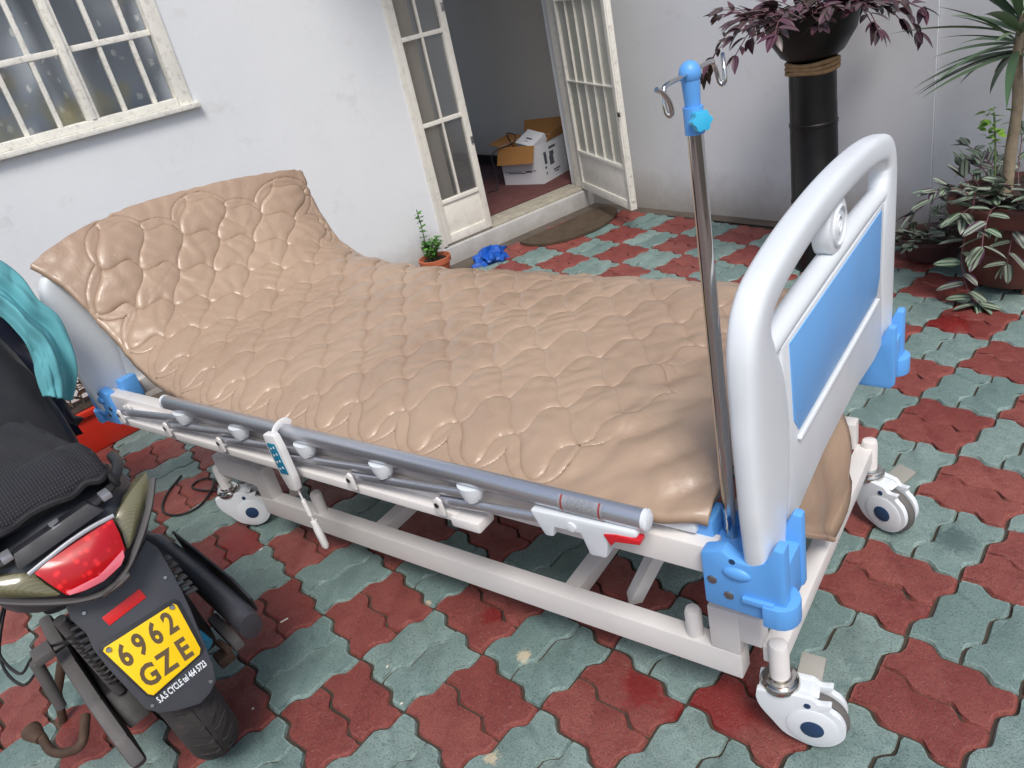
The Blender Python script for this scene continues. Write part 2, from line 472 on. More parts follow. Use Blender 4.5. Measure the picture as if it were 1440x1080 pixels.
    def grid(s, P, closed_u=False, T=None):
        """P: array [n][m] of points"""
        n = len(P); m = len(P[0]); vs = [p for r in P for p in r]; fs = []
        for i in range(n if closed_u else n - 1):
            for j in range(m - 1):
                i2 = (i + 1) % n
                fs.append((i * m + j, i2 * m + j, i2 * m + j + 1, i * m + j + 1))
        return s.add(vs, fs, T)
    def build(s, name, mat, parent=None, ang=38, base=None):
        me = bpy.data.meshes.new(name)
        o = bpy.data.objects.new(name, me)
        COL.objects.link(o)
        if parent is None:
            if base is None:
                xs = [p.x for p in s.v]; ys = [p.y for p in s.v]; zs = [p.z for p in s.v]
                base = ((min(xs) + max(xs)) / 2, (min(ys) + max(ys)) / 2, min(zs))
            inv = Matrix.Translation(-Vector(base)); o.location = base
        else:
            r = root_of(parent); inv = ROOTM[r.name].inverted(); o.parent = parent
        me.from_pydata([tuple(inv @ p) for p in s.v], [], s.f)
        me.validate(); me.update()
        b2 = bmesh.new(); b2.from_mesh(me)
        bmesh.ops.recalc_face_normals(b2, faces=b2.faces[:]); b2.to_mesh(me); b2.free()
        me.materials.append(M(mat))
        if ang:
            me.shade_smooth(); me.set_sharp_from_angle(angle=rad(ang))
        return o
ROOTM = {}
def root_of(o):
    while o.parent: o = o.parent
    return o
def tag(o, label=None, cat=None, group=None, kind=None):
    if label: o['label'] = label
    if cat: o['category'] = cat
    if group: o['group'] = group
    if kind: o['kind'] = kind
    if o.parent is None and o.name not in ROOTM: ROOTM[o.name] = Matrix.Translation(o.location)
    return o
def thing(name, label, cat, loc=(0, 0, 0), rz=0.0, group=None):
    o = bpy.data.objects.new(name, None); COL.objects.link(o)
    o.empty_display_size = 0.1
    o.location = loc; o.rotation_euler = (0, 0, rz)
    ROOTM[o.name] = xf(loc, rz)
    return tag(o, label, cat, group)
def place(name, mesh, mat_local, parent):
    """another object on shared mesh data; mat_local in the parent's frame"""
    o = bpy.data.objects.new(name, mesh); COL.objects.link(o); o.parent = parent; o.matrix_local = mat_local
    return o
def text_part(name, body, size, origin, xdir, ydir, mat, parent, align='LEFT', depth=0.0006, sx=1.0, bold=0.0, fit=None):
    cu = bpy.data.curves.new('txt', 'FONT'); cu.body = body; cu.size = size; cu.extrude = depth; cu.offset = bold
    cu.align_x = align; cu.align_y = 'CENTER'; cu.resolution_u = 3
    tmp = bpy.data.objects.new('txt', cu); COL.objects.link(tmp)
    dg = bpy.context.evaluated_depsgraph_get()
    me = bpy.data.meshes.new_from_object(tmp.evaluated_get(dg))
    bpy.data.objects.remove(tmp); bpy.data.curves.remove(cu)
    if fit: sx = fit / max(v.co.x for v in me.vertices)
    x = Vector(xdir).normalized(); y = Vector(ydir).normalized(); z = x.cross(y)
    T = Matrix([[x.x * sx, y.x, z.x, origin[0]], [x.y * sx, y.y, z.y, origin[1]], [x.z * sx, y.z, z.z, origin[2]], [0, 0, 0, 1]])
    mb = MB(); mb.add([v.co.copy() for v in me.vertices], [list(p.vertices) for p in me.polygons], T)
    bpy.data.meshes.remove(me)
    return mb.build(name, mat, parent, ang=0)
def smooth_path(pts, n=8):
    """Catmull-Rom through points (any dimension)"""
    P = np.array(pts, float); P = np.vstack([2 * P[0] - P[1], P, 2 * P[-1] - P[-2]]); out = []
    for i in range(1, len(P) - 2):
        for k in range(n):
            t = k / n; a, b, c, d = P[i - 1], P[i], P[i + 1], P[i + 2]
            out.append(0.5 * ((2 * b) + (c - a) * t + (2 * a - 5 * b + 4 * c - d) * t * t + (3 * b - a - 3 * c + d) * t ** 3))
    out.append(P[-2])
    return np.array(out)
ROOF_X, ROOF_Y = -1.15, 1.3          # free corner of the unseen roof slab added for shade

# ================================================================== THE SETTING: ground and pavement
CELL = 0.225
gd = MB().add([(-30, -30, -0.010), (30, -30, -0.010), (30, 30, -0.010), (-30, 30, -0.010)], [(0, 1, 2, 3)]).build('ground', 'joint_sand', ang=0, base=(0, 0, -0.01))
tag(gd, 'bare brown sandy earth below and beyond the pavers', kind='structure')
WK = [(0, 0), (.07, .026), (.16, .049), (.22, .044), (.28, -.006), (.34, -.037), (.42, -.022), (.5, 0), (.58, .022), (.66, .037), (.72, .006), (.78, -.044), (.84, -.049), (.93, -.026), (1, 0)]
def wave_pts(a, b, t0=0.0, t1=1.0):
    """wavy joint from a to b (lattice units), the part t0..t1"""
    ax, ay = a; bx, by = b; dx, dy = bx - ax, by - ay
    out = []
    for t, w in WK:
        if t0 - 1e-6 <= t <= t1 + 1e-6:
            out.append((ax + dx * t - dy * w, ay + dy * t + dx * w))
    return out
def paver_outline(kind, half):
    if kind == 'red':                     # long side along i
        y0 = 0.5 * half
        o = wave_pts((0, y0), (1, y0))
        o += wave_pts((1, 0), (1, 1), y0, y0 + .5)[1:]
        o += wave_pts((0, y0 + .5), (1, y0 + .5))[::-1][1:]
        o += wave_pts((0, 0), (0, 1), y0, y0 + .5)[::-1][1:-1]
    else:                                 # long side along j
        x0 = 0.5 * half
        o = wave_pts((0, 0), (1, 0), x0, x0 + .5)
        o += wave_pts((x0 + .5, 0), (x0 + .5, 1))[1:]
        o += wave_pts((0, 1), (1, 1), x0, x0 + .5)[::-1][1:]
        o += wave_pts((x0, 0), (x0, 1))[::-1][1:-1]
    return np.array(o)
def inset(o, d):
    n = len(o); r = []
    for i in range(n):
        a, b, c = o[i - 1], o[i], o[(i + 1) % n]
        e1 = (b - a) / np.linalg.norm(b - a); e2 = (c - b) / np.linalg.norm(c - b)
        n1 = np.array([-e1[1], e1[0]]); n2 = np.array([-e2[1], e2[0]])
        m = n1 + n2; m /= max(np.linalg.norm(m), .3)
        k = d / max(m @ n1, .5)
        r.append(b + m * k)
    return np.array(r)
def paver_geom(kind, half):
    o = paver_outline(kind, half) * CELL
    c = o.mean(0); o = o - c
    lay = [(inset(o, .0019), -.013), (inset(o, .0066), 0.0), (o * .86, .0004)]
    vs = [(p[0], p[1], z) for L, z in lay for p in L]; n = len(o); fs = []
    for l in range(2):
        for i in range(n): fs.append((l * n + i, l * n + (i + 1) % n, (l + 1) * n + (i + 1) % n, (l + 1) * n + i))
    fs.append(tuple(2 * n + i for i in range(n)))
    return vs, fs, c
PAV = {}
for kind in ('red', 'green'):
    for half in (0, 1):
        vs, fs, c = paver_geom(kind, half)
        me = bpy.data.meshes.new('paver'); me.from_pydata(vs, [], fs); me.update()
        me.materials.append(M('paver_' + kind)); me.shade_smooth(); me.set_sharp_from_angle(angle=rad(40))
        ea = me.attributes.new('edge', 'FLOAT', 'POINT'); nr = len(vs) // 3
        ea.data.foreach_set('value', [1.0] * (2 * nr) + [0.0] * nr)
        PAV[kind, half] = (me, vs, fs, c)
pavement = thing('pavement', 'wavy red and green concrete pavers laid in a checkerboard', None)
pavement['kind'] = 'structure'
def pix(p):
    c = CAM_R @ (np.array(p, float) - CAM_C)
    return (720 + FPX * c[0] / c[2], 540 + FPX * c[1] / c[2], c[2])
rng = random.Random(4)
slots = []
for i in range(-9, 19):
    for j in range(-20, 14):
        kind = 'red' if (i + j) % 2 else 'green'
        for half in (0, 1):
            c = PAV[kind, half][3]
            x, y = i * CELL + c[0], j * CELL + c[1]
            if x < -1.74 or y > 2.93 + .03 * x: continue
            u, v, w = pix((x, y, 0))
            size = 0.0
            if w > .2 and -60 < u < 1500 and -40 < v < 1140:
                size = 1 / w ** 3
                # under the middle of the bed or behind the mattress little shows
                bu = x * math.cos(rad(18)) + y * math.sin(rad(18)); bv = -x * math.sin(rad(18)) + y * math.cos(rad(18))
                if -1.2 < bu < 1.2 and .75 < bv < 2.0: size *= .02
            slots.append((size, kind, half, x, y))
slots.sort(key=lambda s: -s[0])
rest = {'red': ([], []), 'green': ([], [])}
for q, (size, kind, half, x, y) in enumerate(slots):
    me, vs, fs, c = PAV[kind, half]
    tilt = (rng.uniform(-.008, .008), rng.uniform(-.008, .008)); dz = rng.uniform(-.0022, .0006)
    if q < 300:
        T = Matrix.Translation((x, y, dz)) @ Matrix.Rotation(tilt[0], 4, 'X') @ Matrix.Rotation(tilt[1], 4, 'Y') @ Matrix.Rotation(rng.uniform(-.006, .006), 4, 'Z')
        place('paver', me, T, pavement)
    else:
        V, F = rest[kind]; o = len(V)
        V += [(a + x, b + y, z + dz) for a, b, z in vs]; F += [[o + k for k in f] for f in fs]
for kind in ('red', 'green'):
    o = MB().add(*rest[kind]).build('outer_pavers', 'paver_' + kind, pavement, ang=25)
    o['kind'] = 'stuff'

# dark concrete strip along the foot of the walls
W1X = -1.885
W2A = rad(2.4)                       # the side wall is turned a little against the paving
def w2y(x): return 2.995 + math.tan(W2A) * (x + 1.5)
st = MB().box(W1X, W1X + .145, -4, w2y(W1X), -.03, -.002)
st.add([(W1X + .1, w2y(-1.75) - .085, -.0015), (5, w2y(5) - .085, -.0015), (5, w2y(5), -.0015), (W1X + .1, w2y(-1.75), -.0015)], [(0, 1, 2, 3)])
o = st.build('edge_strip', 'concrete_strip', ang=0); tag(o, 'dark cement strip at the foot of the walls', kind='structure')

# ================================================================== THE HOUSE
house = thing('house', 'white plastered house with barred window, glazed double door and low step', 'house', (W1X, 1.0, 0))
FZ = 0.115                           # inner floor height
WY0, WY1, WZ0, WZ1 = -.50, .725, 1.20, 2.02      # window opening
DY0, DY1, DZ1 = 1.80, 2.955, 2.12                # door opening
TW = .17
CY = w2y(W1X)                        # corner of the two walls
w = MB()
for (y0, y1, z0, z1) in ((-4.2, WY0, 0, 2.75), (WY0, WY1, 0, WZ0), (WY0, WY1, WZ1, 2.75), (WY1, DY0, 0, 2.75), (DY0, DY1, DZ1, 2.75)):
    w.box(W1X - TW, W1X, y0, y1, z0 - .03, z1)
w.box(W1X - TW, W1X, DY1, CY + .3, -.03, 2.75)
w.build('front_wall', 'wall_paint', house, ang=0)
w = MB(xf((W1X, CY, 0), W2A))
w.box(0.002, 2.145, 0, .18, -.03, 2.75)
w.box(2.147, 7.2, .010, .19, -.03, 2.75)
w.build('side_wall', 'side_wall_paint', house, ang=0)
w = MB(); w.box(W1X - TW + .001, W1X + .004, DY0 - .01, CY - .002, -.02, FZ - .012, .006)
w.build('door_step', 'wall_paint', house, ang=0)
w = MB(); w.box(W1X - TW - .03, W1X - .012, DY0 + .003, DY1 - .003, FZ - .012, FZ + .004, .004)
w.box(W1X - .075, W1X - .055, DY0 + .36, DY1 - .03, FZ + .004, FZ + .010, .002)
w.box(W1X - .105, W1X - .09, DY0 + .36, DY1 - .03, FZ + .004, FZ + .012, .002)
w.build('threshold', 'threshold', house)
# the hall behind the door and the room behind the window
IWY = 3.235
w = MB(); w.box(-4.0, W1X - TW - .03, 1.2, IWY + .1, FZ - .1, FZ); w.build('hall_floor', 'inner_floor', house, ang=0)
w = MB(); w.box(-4.0, W1X - TW - .001, IWY, IWY + .12, FZ - .1, 2.6); w.build('hall_side_wall', 'inner_paint', house, ang=0)
w = MB()
for (y0, y1, z0, z1) in ((-1.6, 1.25, FZ - .1, 2.6), (1.25, 3.2, FZ - .1, .5), (1.25, 3.2, 2.4, 2.6), (3.2, IWY + .12, FZ - .1, 2.6)): w.box(-4.1, -4.0, y0, y1, z0, z1)  # wide opening added out of view so sky light brightens the hall
w.build('hall_back_wall', 'inner_paint', house, ang=0)
w = MB(); w.box(-4.0, W1X - TW - .001, 1.1, 1.2, FZ - .1, 2.6); w.build('partition_wall', 'dark_room', house, ang=0)
w = MB(); w.box(-4.0, W1X - TW - .001, -1.6, 1.1, FZ - .1, FZ); w.box(-4.0, W1X - TW - .001, -1.7, -1.6, FZ - .1, 2.6)
w.build('room_shell', 'dark_room', house, ang=0)
w = MB(); w.box(-4.1, W1X - TW - .001, -1.7, IWY + .12, 2.6, 2.7); w.build('room_ceiling', 'inner_paint', house, ang=0)
w = MB(); w.box(-3.95, W1X - TW - .03, IWY - .016, IWY - .001, FZ, FZ + .07, .003); w.build('skirting', 'skirting', house)
# unseen roof slab, added to shade the corner of the walls
w = MB(); w.box(W1X - .6, ROOF_X, ROOF_Y, 4.0, 2.52, 2.64, .01); w.box(ROOF_X - .08, ROOF_X, ROOF_Y, 4.0, 2.36, 2.52, .005)
w.build('shade_roof', 'shade_roof_paint', house)

# window: timber frame, mullions, glazing bars and single panes
wf = MB(); fx0, fx1 = W1X - .075, W1X + .012
wf.box(fx0, fx1, WY1 - .062, WY1, WZ0, WZ1, .006)
wf.box(fx0, fx1, WY0, WY0 + .062, WZ0, WZ1, .006)
wf.box(fx0, fx1 + .003, WY0 + .062, WY1 - .062, WZ1 - .05, WZ1, .006)
wf.box(fx0, fx1 - .002, WY0 + .062, WY1 - .062, WZ0 + .002, WZ0 + .036, .006)
win = wf.build('window', 'window_paint', house)
sl = MB(); sl.box(fx1 - .03, fx1 + .022, WY0 - .03, WY1 + .022, WZ0 - .022, WZ0 + .002, .005); sl.build('window_sill', 'window_paint', win)
BARY = [.443, .575, .174, .042, -.09, -.222, -.36]
HZ = 1.512
MULL = [.305, -.16]
for y in MULL:
    mu = MB(); mu.box(fx0 + .004, fx1 - .006, y - .024, y + .024, WZ0 + .036, WZ1 - .05, .004); mu.box(fx1 - .008, fx1 + .002, y - .009, y + .009, WZ0 + .036, WZ1 - .05, .002)
    mu.build('mullion', 'window_paint', win)
gx = W1X - .045
ys = sorted([WY0 + .062, WY1 - .062] + MULL + [b for b in BARY if all(abs(b - m) > .05 for m in MULL)])
zs = [WZ0 + .036, HZ, 1.80, WZ1 - .05]
for y in ys[1:-1]:
    if y in MULL: continue
    b = MB(); b.box(gx - .012, gx + .026, y - .0095, y + .0095, WZ0 + .036, WZ1 - .05, .003); b.build('glazing_bar', 'window_paint', win)
for z in zs[1:-1]:
    for (a, c) in ((WY0 + .062, MULL[1] - .024), (MULL[1] + .024, MULL[0] - .024), (MULL[0] + .024, WY1 - .062)):
        b = MB(); b.box(gx - .014, gx + .030, a, c, z - .012, z + .012, .003); b.build('glazing_bar', 'window_paint', win)
prg = random.Random(9)
for a, c in zip(ys[:-1], ys[1:]):
    for z0, z1 in zip(zs[:-1], zs[1:]):
        t = prg.uniform(-.0016, .0016); t2 = prg.uniform(-.0016, .0016)
        p = MB(); p.add([(gx + t, a + .004, z0 + .004), (gx + t2, c - .004, z0 + .004), (gx - t, c - .004, z1 - .004), (gx - t2, a + .004, z1 - .004)], [(0, 1, 2, 3)])
        p.build('pane', 'window_glass', win, ang=0)

# fixed narrow leaf of the double door
def door_leaf(name, width, T, nvert, rows, glass, bar=.011, parent=house):
    """leaf in its own frame: x along the leaf, y thickness, z up from the floor"""
    H = 2.0
    d = MB(T)
    d.box(0, .036, -.02, .02, 0, H, .004); d.box(width - .040, width, -.02, .02, 0, H, .004)
    d.box(.036, width - .040, -.019, .019, 0, .05, .003); d.box(.036, width - .040, -.019, .019, H - .06, H, .003)
    d.box(.036, width - .040, -.019, .019, rows[0] - .022, rows[0], .003)
    leaf = d.build(name, 'door_paint', parent)
    pn = MB(T); pn.box(.034, width - .038, -.010, .010, .049, rows[0] - .021, .002); pn.build('kick_panel', 'door_paint', leaf)
    xs = [.036 + (width - .076) * k / nvert for k in range(nvert + 1)]
    zz = rows + [H - .06]
    for x in xs[1:-1]:
        b = MB(T); b.box(x - bar * .55, x + bar * .55, -.013, .013, rows[0], H - .06, .002); b.build('glazing_bar', 'door_paint', leaf)
    for z in zz[1:-1]:
        b = MB(T); b.box(.036, width - .040, -.015, .015, z - bar, z + bar, .002); b.build('glazing_bar', 'door_paint', leaf)
    for x0, x1 in zip(xs[:-1], xs[1:]):
        for z0, z1 in zip(zz[:-1], zz[1:]):
            b = MB(T); b.add([(x0, .0, z0), (x1, .0, z0), (x1, .0, z1), (x0, .0, z1)], [(0, 1, 2, 3)]); b.build('pane', glass, leaf, ang=0)
    return leaf
fr = MB()
fr.box(W1X - .10, W1X + .008, DY0 - .005, DY0 + .022, FZ, DZ1, .004); fr.box(W1X - .10, W1X + .008, DY1 - .028, DY1 + .012, FZ - .02, DZ1, .004)
fr.box(W1X - .10, W1X + .006, DY0 + .022, DY1 - .028, DZ1 - .05, DZ1, .004)
frame = fr.build('door_frame', 'door_paint', house)
T1 = xf((W1X - .020, DY0 + .024, FZ + .006), rad(90))
lf = door_leaf('door_leaf', .335, T1, 2, [.25, .668, 1.11, 1.55], 'door_glass')
for z in (.50, 1.20):
    hd = MB(T1); hd.box(.315, .330, -.028, -.019, z, z + .04, .002); hd.build('bolt', 'steel', lf)
# open leaf, swung out past the side wall
hinge = np.array([W1X - .005, DY1 - .034]); free = np.array([-1.185, 2.665])
ang = math.atan2(free[1] - hinge[1], free[0] - hinge[0]); wid = float(np.linalg.norm(free - hinge))
T2 = xf((hinge[0], hinge[1], FZ + .004), ang)
lf = door_leaf('door_leaf', wid, T2, 5, [.25, .668, 1.11, 1.55], 'frosted_glass', .0042)
lf['label'] = 'door leaf swung wide open'
ht = MB(T2); ht.box(wid, wid + .006, -.012, .012, .05, 1.95, .001); ht.build('lock_strip', 'window_paint', lf)
lt = MB(T2); lt.box(wid - .004, wid + .030, -.026, -.020, .52, .545, .003); lt.build('latch', 'steel', lf)

# curtains, seen through the glass
def curtain(name, x, y0, y1, z0, z1, mat, label, amp=.018, waves=9, seed=1):
    r = random.Random(seed); ph = [r.uniform(0, 6) for _ in range(4)]
    n = 140; P = []
    for i in range(n + 1):
        t = i / n; row = []
        for k in range(9):
            s = k / 8
            off = amp * math.sin(t * waves * 6.28 + ph[0] + .5 * math.sin(t * 11 + ph[1])) + amp * .5 * math.sin(t * waves * 14 + ph[2]) * s
            row.append((x + off, y0 + (y1 - y0) * t + .008 * math.sin(s * 3 + t * 20), z0 + (z1 - z0) * s))
        P.append(row)
    o = MB().grid(P).build(name, mat, ang=80); tag(o, label, 'curtain')
    so = o.modifiers.new('thick', 'SOLIDIFY'); so.thickness = .002
    return o
curtain('curtain', W1X - .17, -.62, .70, 1.02, 2.18, 'lace_curtain', 'patterned grey lace curtain behind the barred window', .048, 5, 3)
curtain('curtain', W1X - .13, 1.60, 2.02, FZ + .02, 2.15, 'beige_curtain', 'plain beige curtain behind the narrow door leaf', .02, 4, 5)
g = MB(); g.lathe([(.10, 0), (.125, .02), (.15, .27), (.158, .275), (.158, .29), (.14, .29), (.12, .03), (.0, .03)], (W1X - .50, 1.80, FZ + .001))
o = g.build('bin', 'green_bin'); tag(o, 'dark green bin standing indoors behind the narrow door leaf', 'bin')

# ================================================================== HOSPITAL BED (frame: u towards the foot, v towards the wall, z up)
BA = rad(18.0)
TB = Matrix.Rotation(BA, 4, 'Z')
ub = np.array([math.cos(BA), math.sin(BA), 0]); vb = np.array([-math.sin(BA), math.cos(BA), 0])
def bw(u, v, z): return TB @ Vector((u, v, z))
def buv(p): return np.array([p @ ub, p @ vb, p[2]])
def on_v(x, y, v): return buv(on_plane(x, y, vb * v, vb))
def on_u(x, y, u): return buv(on_plane(x, y, ub * u, ub))
VC = .447
bloc = bw(.5, VC, 0)
bed = thing('hospital_bed', 'white electric hospital bed with blue panels and raised back, on casters', 'bed', bloc, BA)
# ---- base frame
b = MB(TB)
UF, UH = 1.395, -.365
for v0, v1 in ((.088, .130), (.764, .806)):
    b.box(-.155, 1.336, v0, v1, .126, .190, .004)
    b.box(1.276, 1.336, v0 + .001, v1 - .001, .188, .300, .004)
    b.box(-.155, -.095, v0 + .001, v1 - .001, .188, .300, .004)
    b.box(1.334, 1.378, v0 + .002, v1 - .002, .228, .299, .003)
    b.box(UH + .018, -.153, v0 + .002, v1 - .002, .228, .299, .003)
b.box(UF - .020, UF + .020, .098, .797, .186, .228, .004)
b.box(UH - .020, UH + .020, .098, .797, .186, .228, .004)
b.box(.28, .32, .128, .766, .130, .170, .004)
b.box(.90, .94, .128, .766, .130, .170, .004)
base = b.build('base_frame', 'bed_paint', bed)
for u, v in ((1.235, .109), (.105, .109), (1.235, .785), (.105, .785)):
    p = MB(TB); p.sweep([(u, v, .188), (u, v, .248), (u, v, .256), (u, v, .259)], [.017, .017, .014, .006], 18); p.build('stop_pin', 'bed_paint', base)
# ---- casters
def caster(u, v, yaw):
    T = TB @ Matrix.Translation((u, v, 0)) @ Matrix.Rotation(yaw, 4, 'Z')
    s = MB(T); s.sweep([(0, 0, .150), (0, 0, .236), (0, 0, .243), (0, 0, .246)], [.0185, .0185, .016, .008], 20)
    c = s.build('caster', 'bed_paint', bed)
    r = MB(T); r.lathe([(.0, .138), (.034, .138), (.036, .142), (.036, .150), (.033, .154), (.030, .154), (.030, .160), (.022, .160), (.020, .164)], seg=24)
    r.build('swivel_ring', 'chrome', c)
    # housing: a shell on each side of the wheel, drawn from its side profile
    prof = [(-.040, .140), (-.042, .118), (-.034, .092), (-.014, .062), (.004, .036), (.026, .022), (.058, .012), (.090, .022), (.112, .048), (.116, .078), (.106, .104), (.088, .120), (.092, .134), (.070, .131), (.058, .142), (.036, .144), (.0, .146)]
    pr3 = [tuple(q) for q in smooth_path(prof + [prof[0]], 3)[:-1]]
    for s0, s1 in ((-.028, -.015), (.015, .028)):
        h = MB(T); h.prism([(x, s0, z) for x, z in pr3], (0, s1 - s0, 0), .004); h.build('fork_cover', 'bed_plastic', c)
    h = MB(T); h.prism([(x, -.014, z) for x, z in [(-.038, .138), (-.038, .116), (-.020, .096), (.010, .110), (.070, .133), (.056, .141)]], (0, .028, 0), .002); h.build('fork_bridge', 'bed_plastic', c)
    wc = (.058, 0, .063)
    t = MB(T); ring = [(.018, -.0135), (.052, -.0135), (.060, -.010), (.063, -.004), (.063, .004), (.060, .010), (.052, .0135), (.018, .0135)]
    TL = Matrix.Translation(wc) @ Matrix.Rotation(rad(90), 4, 'X')
    t.lathe(ring, seg=32, T=TL); t.build('wheel', 'rubber_grey', c)
    for sgn in (-1, 1):
        d = MB(T); d.lathe([(.0, .0), (.046, .0), (.047, .002), (.040, .0045), (.0, .005)], seg=32, T=Matrix.Translation((wc[0], sgn * .0275, wc[2] + .003)) @ Matrix.Rotation(rad(90) * (1 if sgn < 0 else -1), 4, 'X'))
        d.build('wheel_cover', 'bed_plastic', c)
        d = MB(T); d.lathe([(.0, .0), (.0205, .0), (.021, .002), (.019, .0032), (.0, .0034)], seg=28, T=Matrix.Translation((wc[0], sgn * .0315, wc[2] + .003)) @ Matrix.Rotation(rad(90) * (1 if sgn < 0 else -1), 4, 'X'))
        d.build('hub_cap', 'navy_plastic', c)
        d = MB(T); d.lathe([(.0, .0), (.0062, .0), (.0062, .0015), (.0, .002)], seg=14, T=Matrix.Translation((.050, sgn * .028, .124)) @ Matrix.Rotation(rad(90) * (1 if sgn < 0 else -1), 4, 'X'))
        d.build('axle_plug', 'navy_plastic', c)
    # brake tread sticking out behind the housing
    k = MB(T); k.prism([(.024, .026, .126), (.070, .026, .120), (.074, .080, .132), (.030, .080, .138)], (0, 0, .007), .002)
    k.build('brake_pedal', 'pedal_grey', c)
    k = MB(T); k.box(.030, .066, .020, .030, .112, .136, .003); k.build('pedal_mount', 'bed_plastic', c)
    return c
caster(1.405, .100, rad(10)); caster(1.405, .795, rad(-22)); caster(-.370, .105, rad(38)); caster(-.365, .795, rad(30))
# ---- upper frame
b = MB(TB)
for v0, v1 in ((.018, .058), (.836, .876)):
    b.box(-.700, 1.335, v0, v1, .455, .515, .005)
b.box(1.315, 1.350, .058, .836, .452, .502, .004); b.box(-.715, -.680, .058, .836, .452, .502, .004)
for u in (-.30, .10, .50, .95): b.box(u - .018, u + .018, .058, .836, .456, .490, .003)
upper = b.build('bed_frame', 'bed_paint', bed)
# lift levers between base and upper frame
for u, s in ((1.14, 1), (-.02, 1)):
    for v in (.135, .720):
        a = MB(TB)
        a.prism([(u + .055, v, .455), (u + .105, v, .455), (u + .070, v, .385), (u + .030, v, .365), (u + .012, v, .385), (u + .018, v, .415)], (0, .010, 0), .002)
        lv = a.build('lift_bracket', 'bed_paint', bed)
        a = MB(TB); a.sweep([(u + .06, v + .035, .43), (u - .01, v + .035, .30), (u - .075, v + .035, .165)], [(.020, .026)] * 3, 4, flat=(0, 1, 0)); a.build('lift_lever', 'bed_paint', lv)
        a = MB(TB); a.sweep([(u + .045, v - .006, .398), (u + .045, v, .398)], .011, 6); a.build('bolt', 'steel', lv)
# ---- lying surface panels
def panel(name, pts, va=.035):
    p = MB(TB)
    for v0, v1 in ((va, .445), (.449, .860)):
        p.prism([(u, v0, z) for u, z in pts], (0, v1 - v0, 0), .006)
    return p.build(name, 'bed_plastic', bed)
panel('thigh_panel', [(.30, .522), (.74, .522), (.74, .546), (.30, .546)])
panel('leg_panel', [(.76, .522), (1.300, .522), (1.300, .546), (.76, .546)])
panel('seat_panel', [(-.08, .522), (.28, .522), (.28, .546), (-.08, .546)])
panel('back_panel', [(-.09, .512), (-.30, .525), (-.48, .585), (-.58, .67), (-.64, .79), (-.66, .79), (-.60, .655), (-.49, .565), (-.31, .503), (-.10, .492)], .16)
for u, v in ((1.28, .075), (1.20, .075), (1.28, .82), (.80, .075), (.80, .82)):
    p = MB(TB); p.cyl((u, v, .512), (u, v, .524), .014, 14); p.build('rubber_stop', 'bed_plastic', upper)
# ---- end boards
def end_board(name, u0, label, dz=0.0):
    path = [(-.396, .490, .046), (-.390, .54, .060), (-.381, .61, .076), (-.376, .70, .084), (-.384, .78, .078), (-.400, .85, .058), (-.404, .895, .044), (-.388, .930, .035), (-.340, .954, .029), (-.20, .975, .027), (0, .983, .027)]
    path += [(-a, z, r) for a, z, r in path[-2::-1]]
    TB = globals()['TB'] @ Matrix.Translation((0, 0, dz))
    sp = smooth_path(path, 5)
    m = MB(TB); m.sweep([(u0, VC + a, z) for a, z, r in sp], [(max(r, .01), .0235) for a, z, r in sp], 28, flat=(1, 0, 0), sq=.58)
    bd = m.build(name, 'bed_plastic', bed, ang=60); bd['label'] = label
    m = MB(TB); bar = smooth_path([(-.375, .855), (-.20, .861), (0, .862), (.20, .861), (.375, .855)], 6)
    m.sweep([(u0, VC + a, z) for a, z in bar], [(.018, .0205)] * len(bar), 16, flat=(1, 0, 0)); m.build('grip_bar', 'bed_plastic', bd)
    out = [(-.330, .850), (.330, .850), (.322, .700), (.335, .515), (.27, .512), (.12, .530), (-.12, .530), (-.27, .512), (-.335, .515), (-.322, .700)]
    m = MB(TB); m.prism([(u0 - .0205, VC + a, z) for a, z in out], (.041, 0, 0), .006); m.build('board_core', 'bed_plastic', bd)
    for s in (-1, 1):
        x0 = u0 + s * .0206
        blue = [(-.300, .842), (.300, .842), (.292, .70), (.268, .668), (-.268, .668), (-.292, .70)]
        m = MB(TB); m.prism([(x0 - s * .002, VC + a, z) for a, z in blue], (s * .0035, 0, 0), .001); m.build('colour_panel', 'panel_blue', bd)
        rim = smooth_path([(-.275, .656), (-.24, .652), (0, .652), (.24, .652), (.275, .656)], 5)
        m = MB(TB); m.sweep([(x0 + s * .002, VC + a, z) for a, z in rim], [(.008 * min(1, .15 + min(i_, len(rim) - 1 - i_) * .2), .004) for i_ in range(len(rim))], 10, flat=(1, 0, 0)); m.build('panel_rim', 'bed_plastic', bd)
    # oval boss with a raised ring and motif between the hand holes
    m = MB(TB); el = [(u0 - .016, VC + .058 * math.cos(t), .918 + .050 * math.sin(t)) for t in [k * math.pi / 12 for k in range(24)]]
    m.prism(el, (.032, 0, 0), .006); em = m.build('emblem_boss', 'bed_plastic', bd)
    for s in (-1, 1):
        m = MB(TB); m.sweep([(u0 + s * .017, VC + .038 * math.cos(t), .918 + .033 * math.sin(t)) for t in [k * math.pi / 14 for k in range(28)]], .0035, 8, closed=True)
        m.sweep([(u0 + s * .0165, VC + a, z) for a, z in smooth_path([(-.014, .902), (-.018, .922), (-.004, .936), (.012, .928), (.010, .912), (-.004, .906), (-.006, .918), (.004, .922)], 4)], .0028, 6)
        m.build('emblem_ring', 'bed_plastic', bd)
    return bd
end_board('footboard', 1.410, 'footboard with sky blue inset panel')
end_board('headboard', -.735, 'headboard half hidden by the mattress', -.045)
